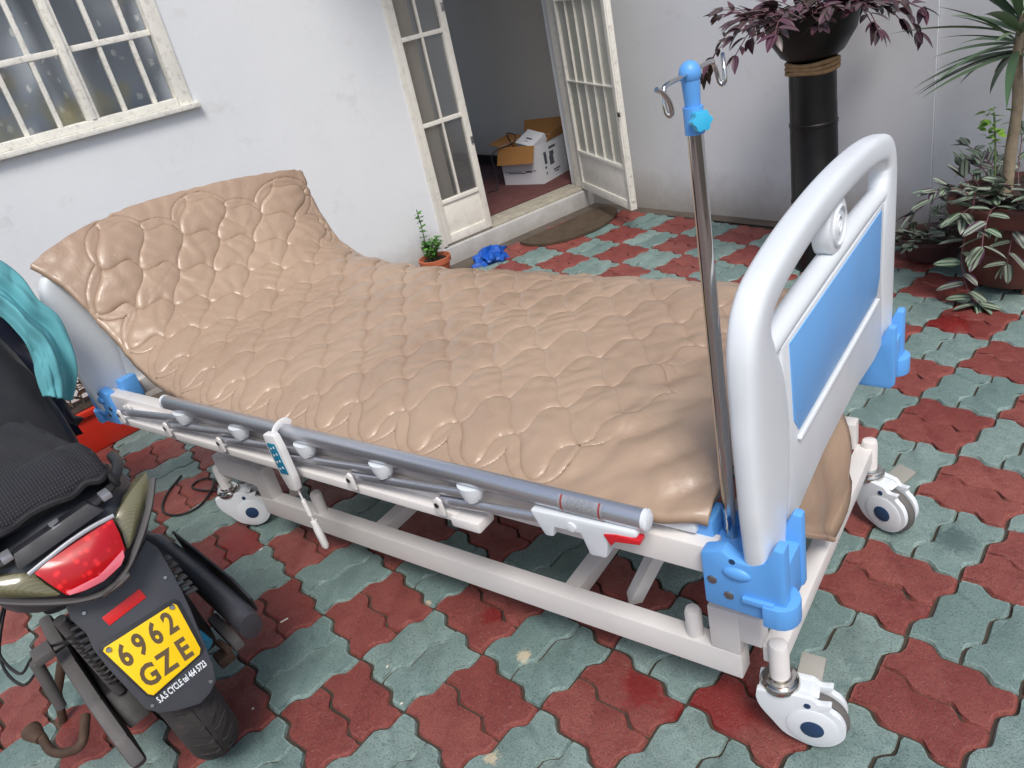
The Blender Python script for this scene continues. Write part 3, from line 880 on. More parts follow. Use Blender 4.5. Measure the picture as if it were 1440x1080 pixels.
# ---- blue corner brackets
def bracket(u, v, su, sv, lab=None):
    """su: +1 foot end, -1 head end; sv: -1 near side, +1 wall side. (u, v) is the middle of the bracket"""
    T = TB @ Matrix.Translation((u, v, 0)) @ Matrix.Diagonal((su, -sv, 1, 1))      # local: x outwards along the bed, y towards the bed's middle
    m = MB(T)
    side = [(-.072, .408), (.056, .402), (.066, .412), (.066, .560), (.050, .562), (.036, .530), (.012, .516), (-.016, .518), (-.034, .534), (-.072, .520)]
    m.prism([(x, -.052, z) for x, z in side], (0, .030, 0), .006)
    m.prism([(x, .040, z) for x, z in side], (0, .022, 0), .006)
    m.box(-.070, .062, -.024, .042, .408, .506, .004)
    m.box(-.100, -.066, -.006, .050, .470, .548, .006)
    br = m.build('corner_bracket', 'bed_blue', bed)
    # hook ring low on the outer corner
    m = MB(T); a = [rad(k) for k in range(-100, 101, 20)]
    m.prism([(.050 + .032 * math.cos(t), -.030 + .034 * math.sin(t), .402) for t in a] + [(.030, .004, .402), (.030, -.064, .402)], (0, 0, .044), .004)
    m.build('hook_ring', 'bed_blue', br)
    m = MB(T); m.box(-.004, .048, -.060, -.050, .438, .450, .003); m.build('ledge', 'bed_blue', br)
    m = MB(T); m.sphere((-.012, -.052, .492), (.024, .007, .013), 18, 8); m.build('thumb_dent', 'bed_blue', br)
    for x, z in ((-.055, .466), (-.028, .440)):
        m = MB(T); m.lathe([(.0, 0), (.0085, 0), (.0085, .002), (.006, .0035), (.0, .0035)], seg=16, T=Matrix.Translation((x, -.0515, z)) @ Matrix.Rotation(rad(90), 4, 'X')); m.build('screw', 'steel', br)
    m = MB(T); m.lathe([(.0, 0), (.0055, 0), (.0055, .0008), (.0, .0008)], seg=14, T=Matrix.Translation((-.018, -.0515, .516)) @ Matrix.Rotation(rad(90), 4, 'X')); m.build('socket_hole', 'navy_plastic', br)
    return br
bracket(1.392, .052, 1, -1); bracket(1.392, .842, 1, 1); bracket(-.728, .060, -1, -1); bracket(-.728, .834, -1, 1)
# ---- folding side rail on the near side
SV = -.018
m = MB(TB); m.box(-.56, .80, -.026, .006, .452, .474, .003); m.box(-.56, .80, .000, .018, .458, .500, .003)
rail = m.build('side_rail', 'bed_paint', bed); rail['label'] = 'folded side rail'
m = MB(TB); m.box(.79, .865, -.036, .016, .447, .472, .006); m.build('rail_foot', 'bed_paint', rail)
m = MB(TB); m.sweep([(-.222, SV, .578), (-.218, SV, .578), (1.236, SV, .578)], [(.0155, .0185), (.0172, .0202), (.0172, .0202)], 28, flat=(0, 0, 1))
m.build('top_tube', 'aluminium', rail, ang=60)
for u, s in ((1.236, 1), (-.222, -1)):
    m = MB(TB); m.sweep([(u, SV, .578), (u + s * .006, SV, .578), (u + s * .010, SV, .578)], [(.0179, .0209), (.0179, .0209), (.013, .015)], 28, flat=(0, 0, 1)); m.build('end_cap', 'bed_plastic', rail)
PIV = [-.50, -.245, .012, .265, .513, .777]
for k, u in enumerate(PIV):
    ue = u + .345
    m = MB(TB); m.sweep([(u - .01, -.022, .500), (ue + .02, -.022, .538)], [(.0115, .0085)] * 2, 14, flat=(0, 1, 0)); m.build('swing_arm', 'aluminium', rail)
    m = MB(TB)
    m.prism([(u - .020, -.040, .474), (u + .006, -.040, .474), (u + .004, -.040, .512), (u - .006, -.040, .518), (u - .018, -.040, .510)], (0, .006, 0), .0015)
    m.prism([(u - .020, -.008, .474), (u + .006, -.008, .474), (u + .004, -.008, .512), (u - .006, -.008, .518), (u - .018, -.008, .510)], (0, .006, 0), .0015)
    pv = m.build('pivot_lug', 'bed_paint', rail)
    m = MB(TB); m.cyl((u - .008, -.0425, .500), (u - .008, -.040, .500), .006, 12); m.build('rivet', 'steel', pv)
    if k < 5:
        m = MB(TB); m.sweep([(ue, -.020, .560), (ue, -.020, .548), (ue + .002, -.021, .530), (ue + .004, -.022, .522)], [(.030, .022), (.029, .021), (.021, .018), (.014, .014)], 18, flat=(0, 1, 0)); m.build('arm_socket', 'bed_plastic', rail)
# latch block under the foot end of the rail
m = MB(TB)
m.prism([(1.010, -.038, .552), (1.225, -.038, .562), (1.228, -.038, .550), (1.172, -.038, .538), (1.160, -.038, .484), (1.126, -.038, .480), (1.114, -.038, .526), (1.058, -.038, .524), (1.052, -.038, .500), (1.034, -.038, .498), (1.022, -.038, .522)], (0, .038, 0), .005)
la = m.build('latch_block', 'bed_plastic', rail)
m = MB(TB); m.prism([(1.164, -.041, .542), (1.176, -.041, .520), (1.186, -.041, .532), (1.234, -.041, .540), (1.234, -.041, .549), (1.19, -.041, .548)], (0, .020, 0), .0015); m.build('release_handle', 'red_plastic', la)
m = MB(TB); m.lathe([(.0, 0), (.0095, 0), (.0095, .003), (.0, .004)], seg=18, T=Matrix.Translation((1.098, -.038, .538)) @ Matrix.Rotation(rad(90), 4, 'X')); m.build('button', 'bed_plastic', la)
m = MB(TB); n_ = 14; P_ = []
for u in (1.075, 1.165):
    P_.append([(u, SV + .0178 * math.cos(t), .578 + .0208 * math.sin(t)) for t in [rad(115 + 140 * k / n_) for k in range(n_ + 1)]])
m.grid(P_); m.build('warning_label', 'warning_label', rail)
# actuator column and motor under the middle, dim below the mattress
m = MB(TB); m.box(.42, .58, .36, .50, .20, .30, .02); m.cyl((.58, .43, .25), (.98, .43, .40), .022, 16); m.cyl((.42, .43, .25), (-.05, .43, .42), .022, 16); m.build('actuator', 'scooter_dark', bed)

# ================================================================== AIR MATTRESS
def poly3(pts, n):
    sp = smooth_path(pts, 24); d = np.r_[0, np.cumsum(np.linalg.norm(np.diff(sp, axis=0), axis=1))]
    t = np.linspace(0, d[-1], n); return np.stack([np.interp(t, d, sp[:, k]) for k in range(3)], 1), d[-1]
NS, NTT = 680, 330
Nn, LN = poly3([(1.318, .048, .549), (1.22, .026, .551), (.9, .020, .551), (.5, .018, .552), (.1, .018, .553), (-.10, .022, .556), (-.27, .040, .568), (-.36, .050, .580), (-.457, .065, .610), (-.515, .075, .640), (-.572, .082, .688), (-.622, .078, .750), (-.655, .068, .815), (-.690, .058, .875), (-.752, .024, .945)], NS)
Ff, LF = poly3([(1.345, .890, .549), (1.24, .925, .556), (.9, .945, .565), (.4, .950, .568), (.05, .950, .570), (-.22, .952, .582), (-.40, .955, .612), (-.50, .960, .668), (-.555, .964, .745), (-.590, .968, .83), (-.612, .978, .945)], NS)
t = np.linspace(0, 1, NTT)
S = np.linspace(0, 1, NS)[:, None] * (LN + LF) / 2
tt = t[None, :]
B = Nn[:, None, :] * (1 - t)[None, :, None] + Ff[:, None, :] * t[None, :, None]
hd_ = np.clip((S / S.max() - .74) / .26, 0, 1) ** 1.3
arch = 4 * tt * (1 - tt)
B[:, :, 0] -= hd_ * arch * .085
B[:, :, 2] += hd_ * arch * .030
# slack of the pad: slow waves on the flat part
B[:, :, 2] += .004 * np.sin(S * 9 + tt * 5) * np.minimum(1, arch * 2)
du = np.gradient(B, axis=0); dv = np.gradient(B, axis=1)
N3 = np.cross(dv, du); N3 /= np.linalg.norm(N3, axis=2, keepdims=True)
if N3[50, 90, 2] < 0: N3 = -N3
W = .93; Vv = tt * W + 0 * S; Ss = S + 0 * tt
crown = .046 * (1 - np.exp(-(Vv / .11) ** 1.2)) * (1 - np.exp(-((W - Vv) / .075) ** 1.3))
# welded air cells: a lattice of diamonds whose seams are bent into S-waves (ogee quilting)
rn = np.random.RandomState(3)
def sst(a, b, x):
    x = np.clip((x - a) / (b - a), 0, 1); return x * x * (3 - 2 * x)
DS, DV = .150, .200                      # diagonals of a cell along and across the bed
SM = S.max()
sx_ = (Ss - .22 * (Vv - W / 2)) / DS; vx_ = (Vv - .115) / DV + .5
al = sx_ + vx_; be = vx_ - sx_
aw_ = al + .115 * np.sin(2 * math.pi * be + .5); bw_ = be + .055 * np.sin(2 * math.pi * al + .2)
ai = np.floor(aw_); bi = np.floor(bw_); fa = aw_ - ai; fb = bw_ - bi
vc = ((ai + bi + 1) / 2 - .5) * DV + .115; scn = ((ai - bi) / 2) * DS + .22 * (vc - W / 2)
valid = (vc > .09) & (vc < W - .09) & (scn > .255) & (scn < SM - .08)
LW = .1225                               # seam spacing
da = np.minimum(fa, 1 - fa) * LW; db = np.minimum(fb, 1 - fb) * LW
kk = .011
edge = np.maximum(-kk * np.log(np.exp(-da / kk) + np.exp(-db / kk)) + .004, 0)
cid = ((ai - ai.min()) * 64 + (bi - bi.min())).astype(int); ncell = int(cid.max()) + 1
lx = Ss - scn; ly = Vv - vc
amp = rn.uniform(.85, 1.12, ncell)[cid]
body = np.where(valid, 1 - np.exp(-edge / .012), 0)
cen = sorted({(round(float(p), 4), round(float(q), 4)) for p, q in zip(scn[valid][::7], vc[valid][::7])})
de = np.full(Vv.shape, 9.)
for p, q in cen: de = np.minimum(de, np.sqrt(((Ss - p - .22 * (Vv - q)) / (DS / 2)) ** 2 + ((Vv - q) / (DV / 2)) ** 2))
groove = np.exp(-(np.minimum(da, db) / .0040) ** 2) * np.where(valid, 1, 1 - sst(.95, 1.10, de))
rim = np.where(valid, 0, np.exp(-((de - 1.13) / .045) ** 2)) * sst(.20, .30, Ss)
lip = np.where(valid, 0, np.exp(-((de - 1.03) / .06) ** 2))
H = body * .0092 * amp * (.5 + .5 * np.cos(lx / DS * 2.2) * np.cos(ly / DV * 2.2)) - groove * .0070 - rim * .0032 + lip * .0012
# slack creases inside each cell
phi = rn.uniform(-.7, .7, ncell)[cid] + 1.2; off = rn.uniform(-.02, .02, ncell)[cid]
c_ = lx * np.cos(phi) + ly * np.sin(phi) - off + .008 * np.sin(lx * 60); c2_ = lx * np.cos(phi + 1.1) + ly * np.sin(phi + 1.1) + off
ca = rn.uniform(-1, 1, ncell)[cid]; cb = rn.uniform(-1, 1, ncell)[cid]
H += body * (.0016 * ca * np.exp(-(c_ / .009) ** 2) + .0010 * cb * np.exp(-(c2_ / .006) ** 2))
# plain foot end: long soft folds fanning out of the near corner
ft = 1 - sst(.24, .36, Ss)
H += ft * (.006 * np.sin((Vv * 1.0 + Ss * 2.2) * 26 + 2 * np.sin(Vv * 7)) * np.exp(-((Vv - .35) / .35) ** 2) + .003 * np.sin(Vv * 60 + Ss * 35))
# dents pinched where welds meet, plus random crumple
H += .0016 * np.sin(Ss * 71 + 3 * np.sin(Vv * 23)) * np.sin(Vv * 63 + 2 * np.sin(Ss * 31))
Pm = B + N3 * (crown + H)[:, :, None]
# scalloped, wavy far and head hems
Pm[:, -1, 2] -= .010; Pm[:, 0, 2] -= .008
Pm[:, -8:, 2] += (.006 * np.sin(S * 2 * math.pi / DS))
mat_root = thing('air_mattress', 'tan quilted air mattress draped over the bed and its raised back', 'mattress', bw(.4, .48, .55), BA)
m = MB(TB); m.grid([[tuple(p) for p in row] for row in Pm])
pad = m.build('quilted_pad', 'tan_pvc', mat_root, ang=180)
so = pad.modifiers.new('thick', 'SOLIDIFY'); so.thickness = .012; so.offset = -1
# loose sheet end hanging out below the footboard
top = [(.10, .555), (.20, .552), (.32, .55), (.44, .55), (.56, .56)]
bot = [(.115, .505), (.20, .43), (.30, .345), (.385, .268), (.505, .33)]
P_ = []
for i in range(25):
    s = i / 24 * 4; k = min(int(s), 3); f = s - k
    a = np.array(top[k]) * (1 - f) + np.array(top[k + 1]) * f; c = np.array(bot[k]) * (1 - f) + np.array(bot[k + 1]) * f
    row = []
    for j in range(13):
        w_ = j / 12; p = a * (1 - w_) + c * w_
        row.append((1.352 + .070 * math.sin(min(w_ * 2.2, 1.57)) + .008 * math.sin(s * 3.4 + w_ * 2) * w_ + (.008 if j == 12 else 0), p[0], p[1]))
    P_.append(row)
m = MB(TB); m.grid(P_); fl = m.build('sheet_flap', 'tan_pvc', mat_root, ang=180)
so = fl.modifiers.new('thick', 'SOLIDIFY'); so.thickness = .004
m = MB(TB); m.sweep([P_[i][12] for i in range(4, 19)], .006, 8); m.build('hem', 'tan_pvc', fl)
for u in (1.10, 1.155):
    m = MB(TB); m.sweep([(u, .915, .615), (u, .920, .640), (u + .01, .925, .648)], [.010, .009, .006], 12); m.build('air_nozzle', 'remote_white', mat_root)

# ================================================================== DRIP STAND in the foot bracket
PU_, PVv = 1.346, .072
iv = thing('drip_stand', 'chrome drip pole with blue head and two wire hooks, fixed at the footboard', 'drip stand', bw(PU_, PVv, .44), BA)
m = MB(TB); m.sweep([(PU_, PVv, .44), (PU_, PVv, 1.190)], .0108, 24); m.build('pole', 'chrome', iv, ang=60)
m = MB(TB); m.sweep([(PU_, PVv, 1.178), (PU_, PVv, 1.212)], [.0130, .0130], 24); m.sweep([(PU_, PVv, 1.212), (PU_, PVv, 1.216), (PU_, PVv, 1.245)], [.0098, .0102, .0120], 20)
m.sphere((PU_, PVv, 1.252), (.0142, .0142, .0155), 20, 12)
hdp = m.build('pole_head', 'bed_blue', iv)
# lobed tightening knob facing the foot side
kd = Vector((.75, -.66, .1)).normalized(); kc = Vector((PU_, PVv, 1.194)) + kd * .012
e1 = kd.cross(Vector((0, 0, 1))).normalized(); e2 = e1.cross(kd)
lob = [kc + (e1 * math.cos(a) + e2 * math.sin(a)) * (.0125 + .0014 * math.cos(6 * a)) for a in [2 * math.pi * k / 48 for k in range(48)]]
m = MB(TB); m.prism(lob, kd * .014, .002); m.build('clamp_knob', 'knob_cyan', hdp)
for s in (-1, 1):
    z0 = 1.252
    pts = [(0, 0, 0), (0, s * .066, .001), (0, s * .078, -.004), (.001, s * .083, -.016), (.003, s * .084, -.027), (.007, s * .084, -.032), (.011, s * .085, -.027), (.010, s * .088, -.014), (.006, s * .096, -.002), (.003, s * .104, .003)]
    m = MB(TB); m.sweep([(PU_ + a, PVv + b_, z0 + c) for a, b_, c in smooth_path(pts, 6)], .0031, 10); m.build('hook', 'chrome', iv)

# ================================================================== HAND CONTROL hung on the rail
T_ = TB @ Matrix.Translation((.300, -.056, .588)) @ Matrix.Rotation(rad(-4), 4, 'Y')
rc = thing('hand_control', 'white hand control with teal keypad hooked over the bed side rail', 'remote control', T_ @ Vector((0, 0, -.15)), BA)
m = MB(T_); m.prism([(-.021, -.011, .01), (.021, -.011, .01), (.025, -.011, -.03), (.023, -.011, -.11), (.015, -.011, -.148), (-.015, -.011, -.148), (-.023, -.011, -.11), (-.025, -.011, -.03)], (0, .020, 0), .005); hc = m.build('handset', 'remote_white', rc)
m = MB(T_); m.prism([(-.016, -.0125, -.012), (.014, -.0125, -.012), (.016, -.0125, -.098), (-.014, -.0125, -.098)], (0, .003, 0), .001); kp = m.build('keypad', 'remote_teal', hc)
for k in range(4):
    for s in (-1, 1):
        zz_ = -.024 - k * .019
        m = MB(T_); m.prism([(s * .006 - .0035, -.0132, zz_), (s * .006 + .0035, -.0132, zz_), (s * .006, -.0132, zz_ + s * .006)], (0, .001, 0)); m.build('arrow_key', 'white_print', kp)
m = MB(T_); m.sweep(smooth_path([(.0, .006, -.02), (.0, .010, .006), (0, .026, .016), (0, .046, .015), (0, .056, .002)], 5), [(.009, .0025)] * 21, 8, flat=(1, 0, 0)); m.build('hanger', 'remote_white', rc)
co = []
for i in range(180):
    q = i / 179; co.append((.004 + .006 * q + .0035 * math.cos(i * .9) * (1 if .35 < q < .8 else .0), .0 + .0035 * math.sin(i * .9) * (1 if .35 < q < .8 else 0), -.145 - .105 * q))
m = MB(T_); m.sweep(co, .0026, 8); m.build('cord', 'remote_white', rc)
m = MB(T_); m.sweep([(.010, 0, -.245), (.011, 0, -.27), (.013, 0, -.32), (.0135, 0, -.328)], [.008, .010, .0095, .005], 14); m.build('plug', 'remote_white', rc)

# ================================================================== SCOOTER (frame: x to the rear, y to its right, z up; leaning on its side stand)
SO = (.36, -.368, 0); SA = rad(7); LEAN = rad(4.5)
TS = Matrix.Translation(SO) @ Matrix.Rotation(SA, 4, 'Z') @ Matrix.Rotation(LEAN, 4, 'X')
TSi = TS.inverted()
def sp(x, y, p0, n):
    P0 = TS @ Vector(p0); Nn_ = TS.to_3x3() @ Vector(n)
    return TSi @ Vector(on_plane(x, y, P0, Nn_))
sc = thing('scooter', 'dark grey motor scooter with yellow number plate, leaning on its stand', 'scooter', SO, SA)
def dome(mb, poly, n, h, rings=4, power=2.0, back=.008):
    """a lens: the outline poly bulging by h along n"""
    poly = [Vector(p) for p in poly]; c = sum(poly, Vector()) / len(poly); n = Vector(n).normalized(); k = len(poly); vs = []; fs = []
    for r in range(rings + 1):
        s = 1 - r / rings
        for p in poly: vs.append(c + (p - c) * s + n * h * (1 - s ** power))
    for r in range(rings):
        for i in range(k): fs.append((r * k + i, r * k + (i + 1) % k, (r + 1) * k + (i + 1) % k, (r + 1) * k + i))
    mb.add(vs, fs)
    # back
    o = [p - n * back for p in poly]
    mb.add(list(poly) + o, [(i, i + k, (i + 1) % k + k, (i + 1) % k) for i in range(k)] + [tuple(range(2 * k - 1, k - 1, -1))])
    return mb
def loft(mb, secs, seg=24, pw=3.0):
    """secs: (x, half width, z low, z high, y mid)"""
    R_ = []
    for x, hw, z0, z1, ym in secs:
        row = []
        for k in range(seg + 1):
            a = 2 * math.pi * k / seg; c, s = math.cos(a), math.sin(a)
            row.append((x, ym + hw * math.copysign(abs(c) ** (2 / pw), c), (z0 + z1) / 2 + (z1 - z0) / 2 * math.copysign(abs(s) ** (2 / pw), s)))
        R_.append(row)
    mb.grid(R_)
    n = len(R_)
    mb.add([p for p in R_[0]], [tuple(range(seg))]); mb.add([p for p in R_[-1]], [tuple(range(seg))])
    return mb
# wheels
def wheel(name, x, R, w):
    m = MB(TS)
    prof = []
    for a in np.linspace(-80, 80, 15):
        prof.append((R - w * .42 * (1 - math.cos(rad(a))) * 1.0 - .0, w * .5 * math.sin(rad(a)) / math.sin(rad(80))))
    prof = [(R - w * .62, -w * .40)] + prof + [(R - w * .62, w * .40)]
    m.lathe([(r, z) for r, z in prof], seg=64, T=Matrix.Translation((x, 0, R)) @ Matrix.Rotation(rad(90), 4, 'X'))
    wh = m.build(name, 'tyre', sc, ang=50)
    # raised tread lugs either side of the centre groove
    m = MB(TS)
    nb = 30
    for k in range(nb):
        for s in (-1, 1):
            a0 = 2 * math.pi * (k + (.5 if s > 0 else 0)) / nb
            pts = []
            for (y, da) in ((.006, .0), (.020, .055), (.034, .085), (.041, .17), (.030, .165), (.016, .13), (.006, .14)):
                pts.append((s * y, a0 + da))
            top_ = []; 
            for y, a in pts:
                ys = min(abs(y) / (w * .5), .95); dr = w * .42 * (1 - math.cos(math.asin(ys * math.sin(rad(80)))))
                rr = R - dr + .0030
                top_.append((x + rr * math.cos(a), y, R + rr * math.sin(a)))
            low = [(x + (p[0] - x) * .975, p[1], R + (p[2] - R) * .975) for p in top_]
            q = len(top_)
            m.add(top_ + low, [tuple(range(q))] + [(i, i + q, (i + 1) % q + q, (i + 1) % q) for i in range(q)])
    m.build('tread', 'tyre', wh, ang=30)
    m = MB(TS); m.lathe([(.03, -.03), (R - w * .66, -.028), (R - w * .58, -.040), (R - w * .56, -.040), (R - w * .60, 0), (R - w * .56, .040), (R - w * .58, .040), (R - w * .66, .028), (.03, .03)], seg=40, T=Matrix.Translation((x, 0, R)) @ Matrix.Rotation(rad(90), 4, 'X')); m.build('rim', 'engine_black', wh)
    return wh
wheel('rear_wheel', 0.0, .250, .105)
wheel('front_wheel', -1.21, .245, .095)
# body shell
m = MB(TS)
loft(m, [(.178, .070, .625, .700, 0), (.160, .100, .592, .722, 0), (.10, .132, .555, .742, 0), (.0, .155, .505, .752, 0), (-.16, .162, .465, .690, 0), (-.36, .150, .43, .65, 0), (-.52, .125, .36, .62, 0), (-.62, .105, .26, .50, 0)], 32)
body = m.build('body_shell', 'scooter_plastic', sc, ang=50)
m = MB(TS); loft(m, [(-.50, .135, .20, .28, 0), (-.62, .15, .20, .26, 0), (-.95, .16, .21, .27, 0), (-1.0, .15, .24, .30, 0)], 24); m.build('foot_board', 'scooter_dark', sc)
m = MB(TS); loft(m, [(-.94, .18, .22, .42, 0), (-1.0, .205, .24, .80, 0), (-1.05, .20, .30, .90, 0), (-1.12, .12, .45, .88, 0), (-1.18, .05, .50, .80, 0)], 28); m.build('leg_shield', 'scooter_dark', sc)
m = MB(TS); m.sweep([(-1.10, 0, .88), (-1.06, 0, .98)], .03, 14); m.sweep(smooth_path([(-1.0, -.26, .93), (-1.04, -.14, .95), (-1.06, 0, .955), (-1.04, .14, .95), (-1.0, .22, .93)], 5), .013, 12); m.build('handlebar', 'engine_black', sc)
for s in (-1, 1):
    m = MB(TS); m.sweep([(-1.10, s * .07, .88), (-1.14, s * .07, .60), (-1.21, s * .07, .25)], .017, 12); m.build('fork_leg', 'engine_black', sc)
m = MB(TS); P_ = []
for k in range(15):
    a = rad(20 + k * 9.5); P_.append([(-1.21 + .285 * math.cos(a), .062 * math.sin(rad(t_)), .245 + .285 * math.sin(a) - .02 * (1 - math.cos(rad(t_)))) for t_ in range(-90, 91, 20)])
m.grid(P_); fm = m.build('front_mudguard', 'scooter_plastic', sc); so = fm.modifiers.new('thick', 'SOLIDIFY'); so.thickness = .004
# seat and its knitted cover
m = MB(TS); loft(m, [(.118, .070, .742, .765, 0), (.10, .105, .738, .782, 0), (.02, .128, .725, .780, 0), (-.15, .135, .67, .720, 0), (-.32, .125, .64, .680, 0), (-.50, .10, .64, .685, 0), (-.60, .07, .62, .665, 0)], 28, 2.6)
seat = m.build('seat', 'scooter_dark', sc, ang=60)
P_ = []
r_ = random.Random(2)
for i in range(44):
    x = .140 - i * .017; row = []
    hw = .118 + .022 * math.sin(min(max((.15 - x) * 3.2, 0), 1.57)); 
    if x < -.25: hw -= (-.25 - x) * .12
    for j in range(41):
        a = rad(-8 + 196 * j / 40)
        c, s = math.cos(a), math.sin(a)
        dp = min(.105, max(0, .0 - x) * .42); zt = .742 + .056 * min(1, max(0, (.150 - x) / .05)) ** .6 - dp
        zb_ = .736 - dp
        z = zb_ + (zt - zb_) * math.copysign(abs(s) ** .62, s)
        y = hw * math.copysign(abs(c) ** .72, c)
        k = .0035 * math.sin(x * 41 + j * .33) + .003 * math.sin(j * .9 + x * 17) + .010 * (max(0, -s + .12)) * math.sin(x * 55)
        row.append((x + .004 * math.sin(j * .8), y * (1 + k * 1.5), z + k))
    P_.append(row)
m = MB(TS); m.grid(P_); sv_ = m.build('seat_cover', 'mesh_fabric', sc, ang=180); so = sv_.modifiers.new('thick', 'SOLIDIFY'); so.thickness = .004
# hem of the cover around the back
m = MB(TS); m.sweep([P_[0][j] for j in range(0, 41)], .0075, 8); m.build('cover_hem', 'black_cloth', sv_)
# grab rail behind the seat
gp = smooth_path([(-.02, -.158, .705), (.07, -.146, .718), (.146, -.105, .722), (.170, -.02, .727), (.170, .03, .728), (.146, .098, .730), (.08, .142, .732), (-.02, .155, .715)], 7)
m = MB(TS); m.sweep([tuple(p) for p in gp], [(.011, .008)] * len(gp), 12, flat=(0, 0, 1)); gr = m.build('grab_rail', 'scooter_dark', sc)
for y in (-.085, .0, .090):
    m = MB(TS); m.box(.150, .180, y - .009, y + .009, .730, .741, .003); m.build('rail_clip', 'silver_trim', gr)
# tail light, side lenses and trim
tp, tn = (.200, 0, .690), (math.cos(rad(24)), 0, math.sin(rad(24)))
tl = [sp(x, y, tp, tn) for x, y in ((48, 806), (70, 788), (100, 767), (130, 747), (158, 730), (168, 750), (176, 773), (173, 790), (158, 808), (135, 824), (112, 834), (94, 837), (75, 825))]
m = MB(TS); dome(m, tl, tn, .012, 5); tail = m.build('tail_light', 'tail_lens', sc, ang=60)
tt_ = [sp(x, y, (tp[0] - .002, 0, tp[2]), tn) for x, y in ((40, 808), (62, 790), (95, 764), (128, 742), (160, 725))]
m = MB(TS); m.sweep(smooth_path([tuple(p) for p in tt_], 4), [(.0045, .003)] * 17, 8, flat=tn); m.build('lamp_trim', 'silver_trim', tail)
pk = [sp(x, y, (tp[0] + .0075, 0, tp[2]), tn) for x, y in ((93, 833), (118, 824), (138, 812), (140, 808), (158, 793), (173, 773), (175, 783), (170, 795), (146, 817), (120, 830), (98, 837))]
m = MB(TS); dome(m, pk, tn, .004, 2); m.build('reflex_strip', 'pink_lens', tail, ang=60)
rl = [sp(x, y, (.190, .03, .70), (.88, .30, .36)) for x, y in ((162, 731), (170, 712), (186, 688), (206, 663), (210, 684), (204, 712), (194, 742), (183, 768), (179, 772), (172, 750))]
yc = sum((p.y for p in tl)) / len(tl)
for s in (1, -1):
    pl = [Vector((p.x, yc + s * (p.y - yc), p.z)) for p in rl]
    m = MB(TS); dome(m, pl if s > 0 else pl[::-1], (.88, .30 * s, .36), .010, 4, back=.05); m.build('turn_signal', 'amber_smoke_lens', sc, ang=60)
tr = [sp(x, y, (.190, 0, .66), tn) for x, y in ((120, 848), (142, 838), (162, 822), (178, 800), (190, 775), (202, 742), (211, 708), (215, 672))]
full = [Vector((p.x, p.y, p.z)) for p in tr]
mir = [Vector((p.x, 2 * yc - p.y, p.z)) for p in full]
pth = smooth_path([tuple(p) for p in mir[::-1]] + [tuple(p) for p in full[1:]], 3)
m = MB(TS); m.sweep([tuple(p) for p in pth], [(.006, .016)] * len(pth), 10, flat=tn); m.build('tail_trim', 'dusty_grey', sc)
m = MB(TS); m.prism([(.192, -.085, .712), (.192, .075, .722), (.178, .060, .745), (.178, -.075, .738)], (-.03, 0, -.004), .004); m.build('tail_bridge', 'scooter_dark', sc)
# rear mudguard with the number plate
pp, pn = (.207, 0, .49), Vector((.105, 0, .040)).normalized()
out = [(92, 852), (120, 846), (160, 826), (185, 795), (205, 760), (222, 770), (238, 796), (256, 830), (268, 856), (284, 895), (300, 935), (304, 958), (296, 975), (282, 990), (250, 1000), (225, 1003), (205, 998), (180, 970), (152, 940), (132, 915), (122, 892), (100, 872)]
mg = [sp(x, y, pp, pn) for x, y in out]
m = MB(TS); m.prism(mg, -Vector(pn) * .014, .004)
# keel that carries the plate holder back to the body
m.prism([(.14, -.05, .60), (.08, -.05, .58), (.06, -.05, .46), (.19, -.05, .40)], (0, .10, 0), .006)
mud = m.build('rear_mudguard', 'scooter_plastic', sc)
pl = [sp(x, y, (.2115, 0, .49), pn) for x, y in ((145, 916), (147, 911), (244, 849), (249, 851), (282, 912), (281, 920), (216, 978), (208, 976))]
m = MB(TS)
fr_ = [sp(x, y, (.2095, 0, .49), pn) for x, y in ((139, 917), (141, 907), (244, 842), (253, 846), (287, 911), (285, 919), (217, 981), (206, 979))]
m.prism(fr_, -Vector(pn) * .006, .001); m.build('plate_frame', 'scooter_dark', sc)
m = MB(TS); m.prism(pl, -Vector(pn) * .004, .0008); plate = m.build('number_plate', 'plate_yellow', sc); plate['label'] = 'yellow number plate'
# lettering laid on the plate, spaced along its rows
def pw(x, y, lift=.0005): 
    P0 = TS @ (Vector((.2115, 0, .49)) + Vector(pn) * lift); return Vector(on_plane(x, y, P0, TS.to_3x3() @ Vector(pn)))
ex = (pw(234, 872) - pw(172, 912)).normalized(); nz = (TS.to_3x3() @ Vector(pn)).normalized(); ey = nz.cross(ex).normalized()
def row(chars, px0, px1, size, sx, bold):
    a = pw(*px0); c = pw(*px1); k = len(chars)
    for i, ch in enumerate(chars):
        o_ = a + (c - a) * (i / (k - 1) if k > 1 else 0)
        text_part('plate_character', ch, size, o_, ex, ey, 'plate_ink', plate, 'CENTER', .0004, sx, bold)
row('6962', (176, 923), (239, 877), .060, .66, .0018)
row('GZE', (211, 950), (259, 914), .058, .74, .0018)
# dealer's line printed on the mudguard below the plate
a = sp(222, 986, (.2082, 0, .49), pn); c = sp(289, 932, (.2082, 0, .49), pn)
aw, cw = TS @ Vector(a), TS @ Vector(c); dx_ = (cw - aw)
text_part('dealer_print', 'S.A.S CYCLE tel 464 5723', .0185, tuple(aw), dx_, nz.cross(dx_), 'white_print', mud, 'LEFT', .0003, None, .0004, dx_.length)
for px in ((153, 914), (242, 854)):
    c = sp(*px, (.2122, 0, .49), pn)
    m = MB(TS); m.sweep([c, c + Vector(pn) * .003], [.0055, .004], 12); m.build('plate_bolt', 'steel', plate)
rf = [sp(x, y, (.2070 + .002, 0, .49), pn) for x, y in ((143, 869), (196, 828), (206, 840), (154, 880))]
m = MB(TS); m.prism(rf, -Vector(pn) * .007, .001); m.build('reflector', 'reflector_red', sc)
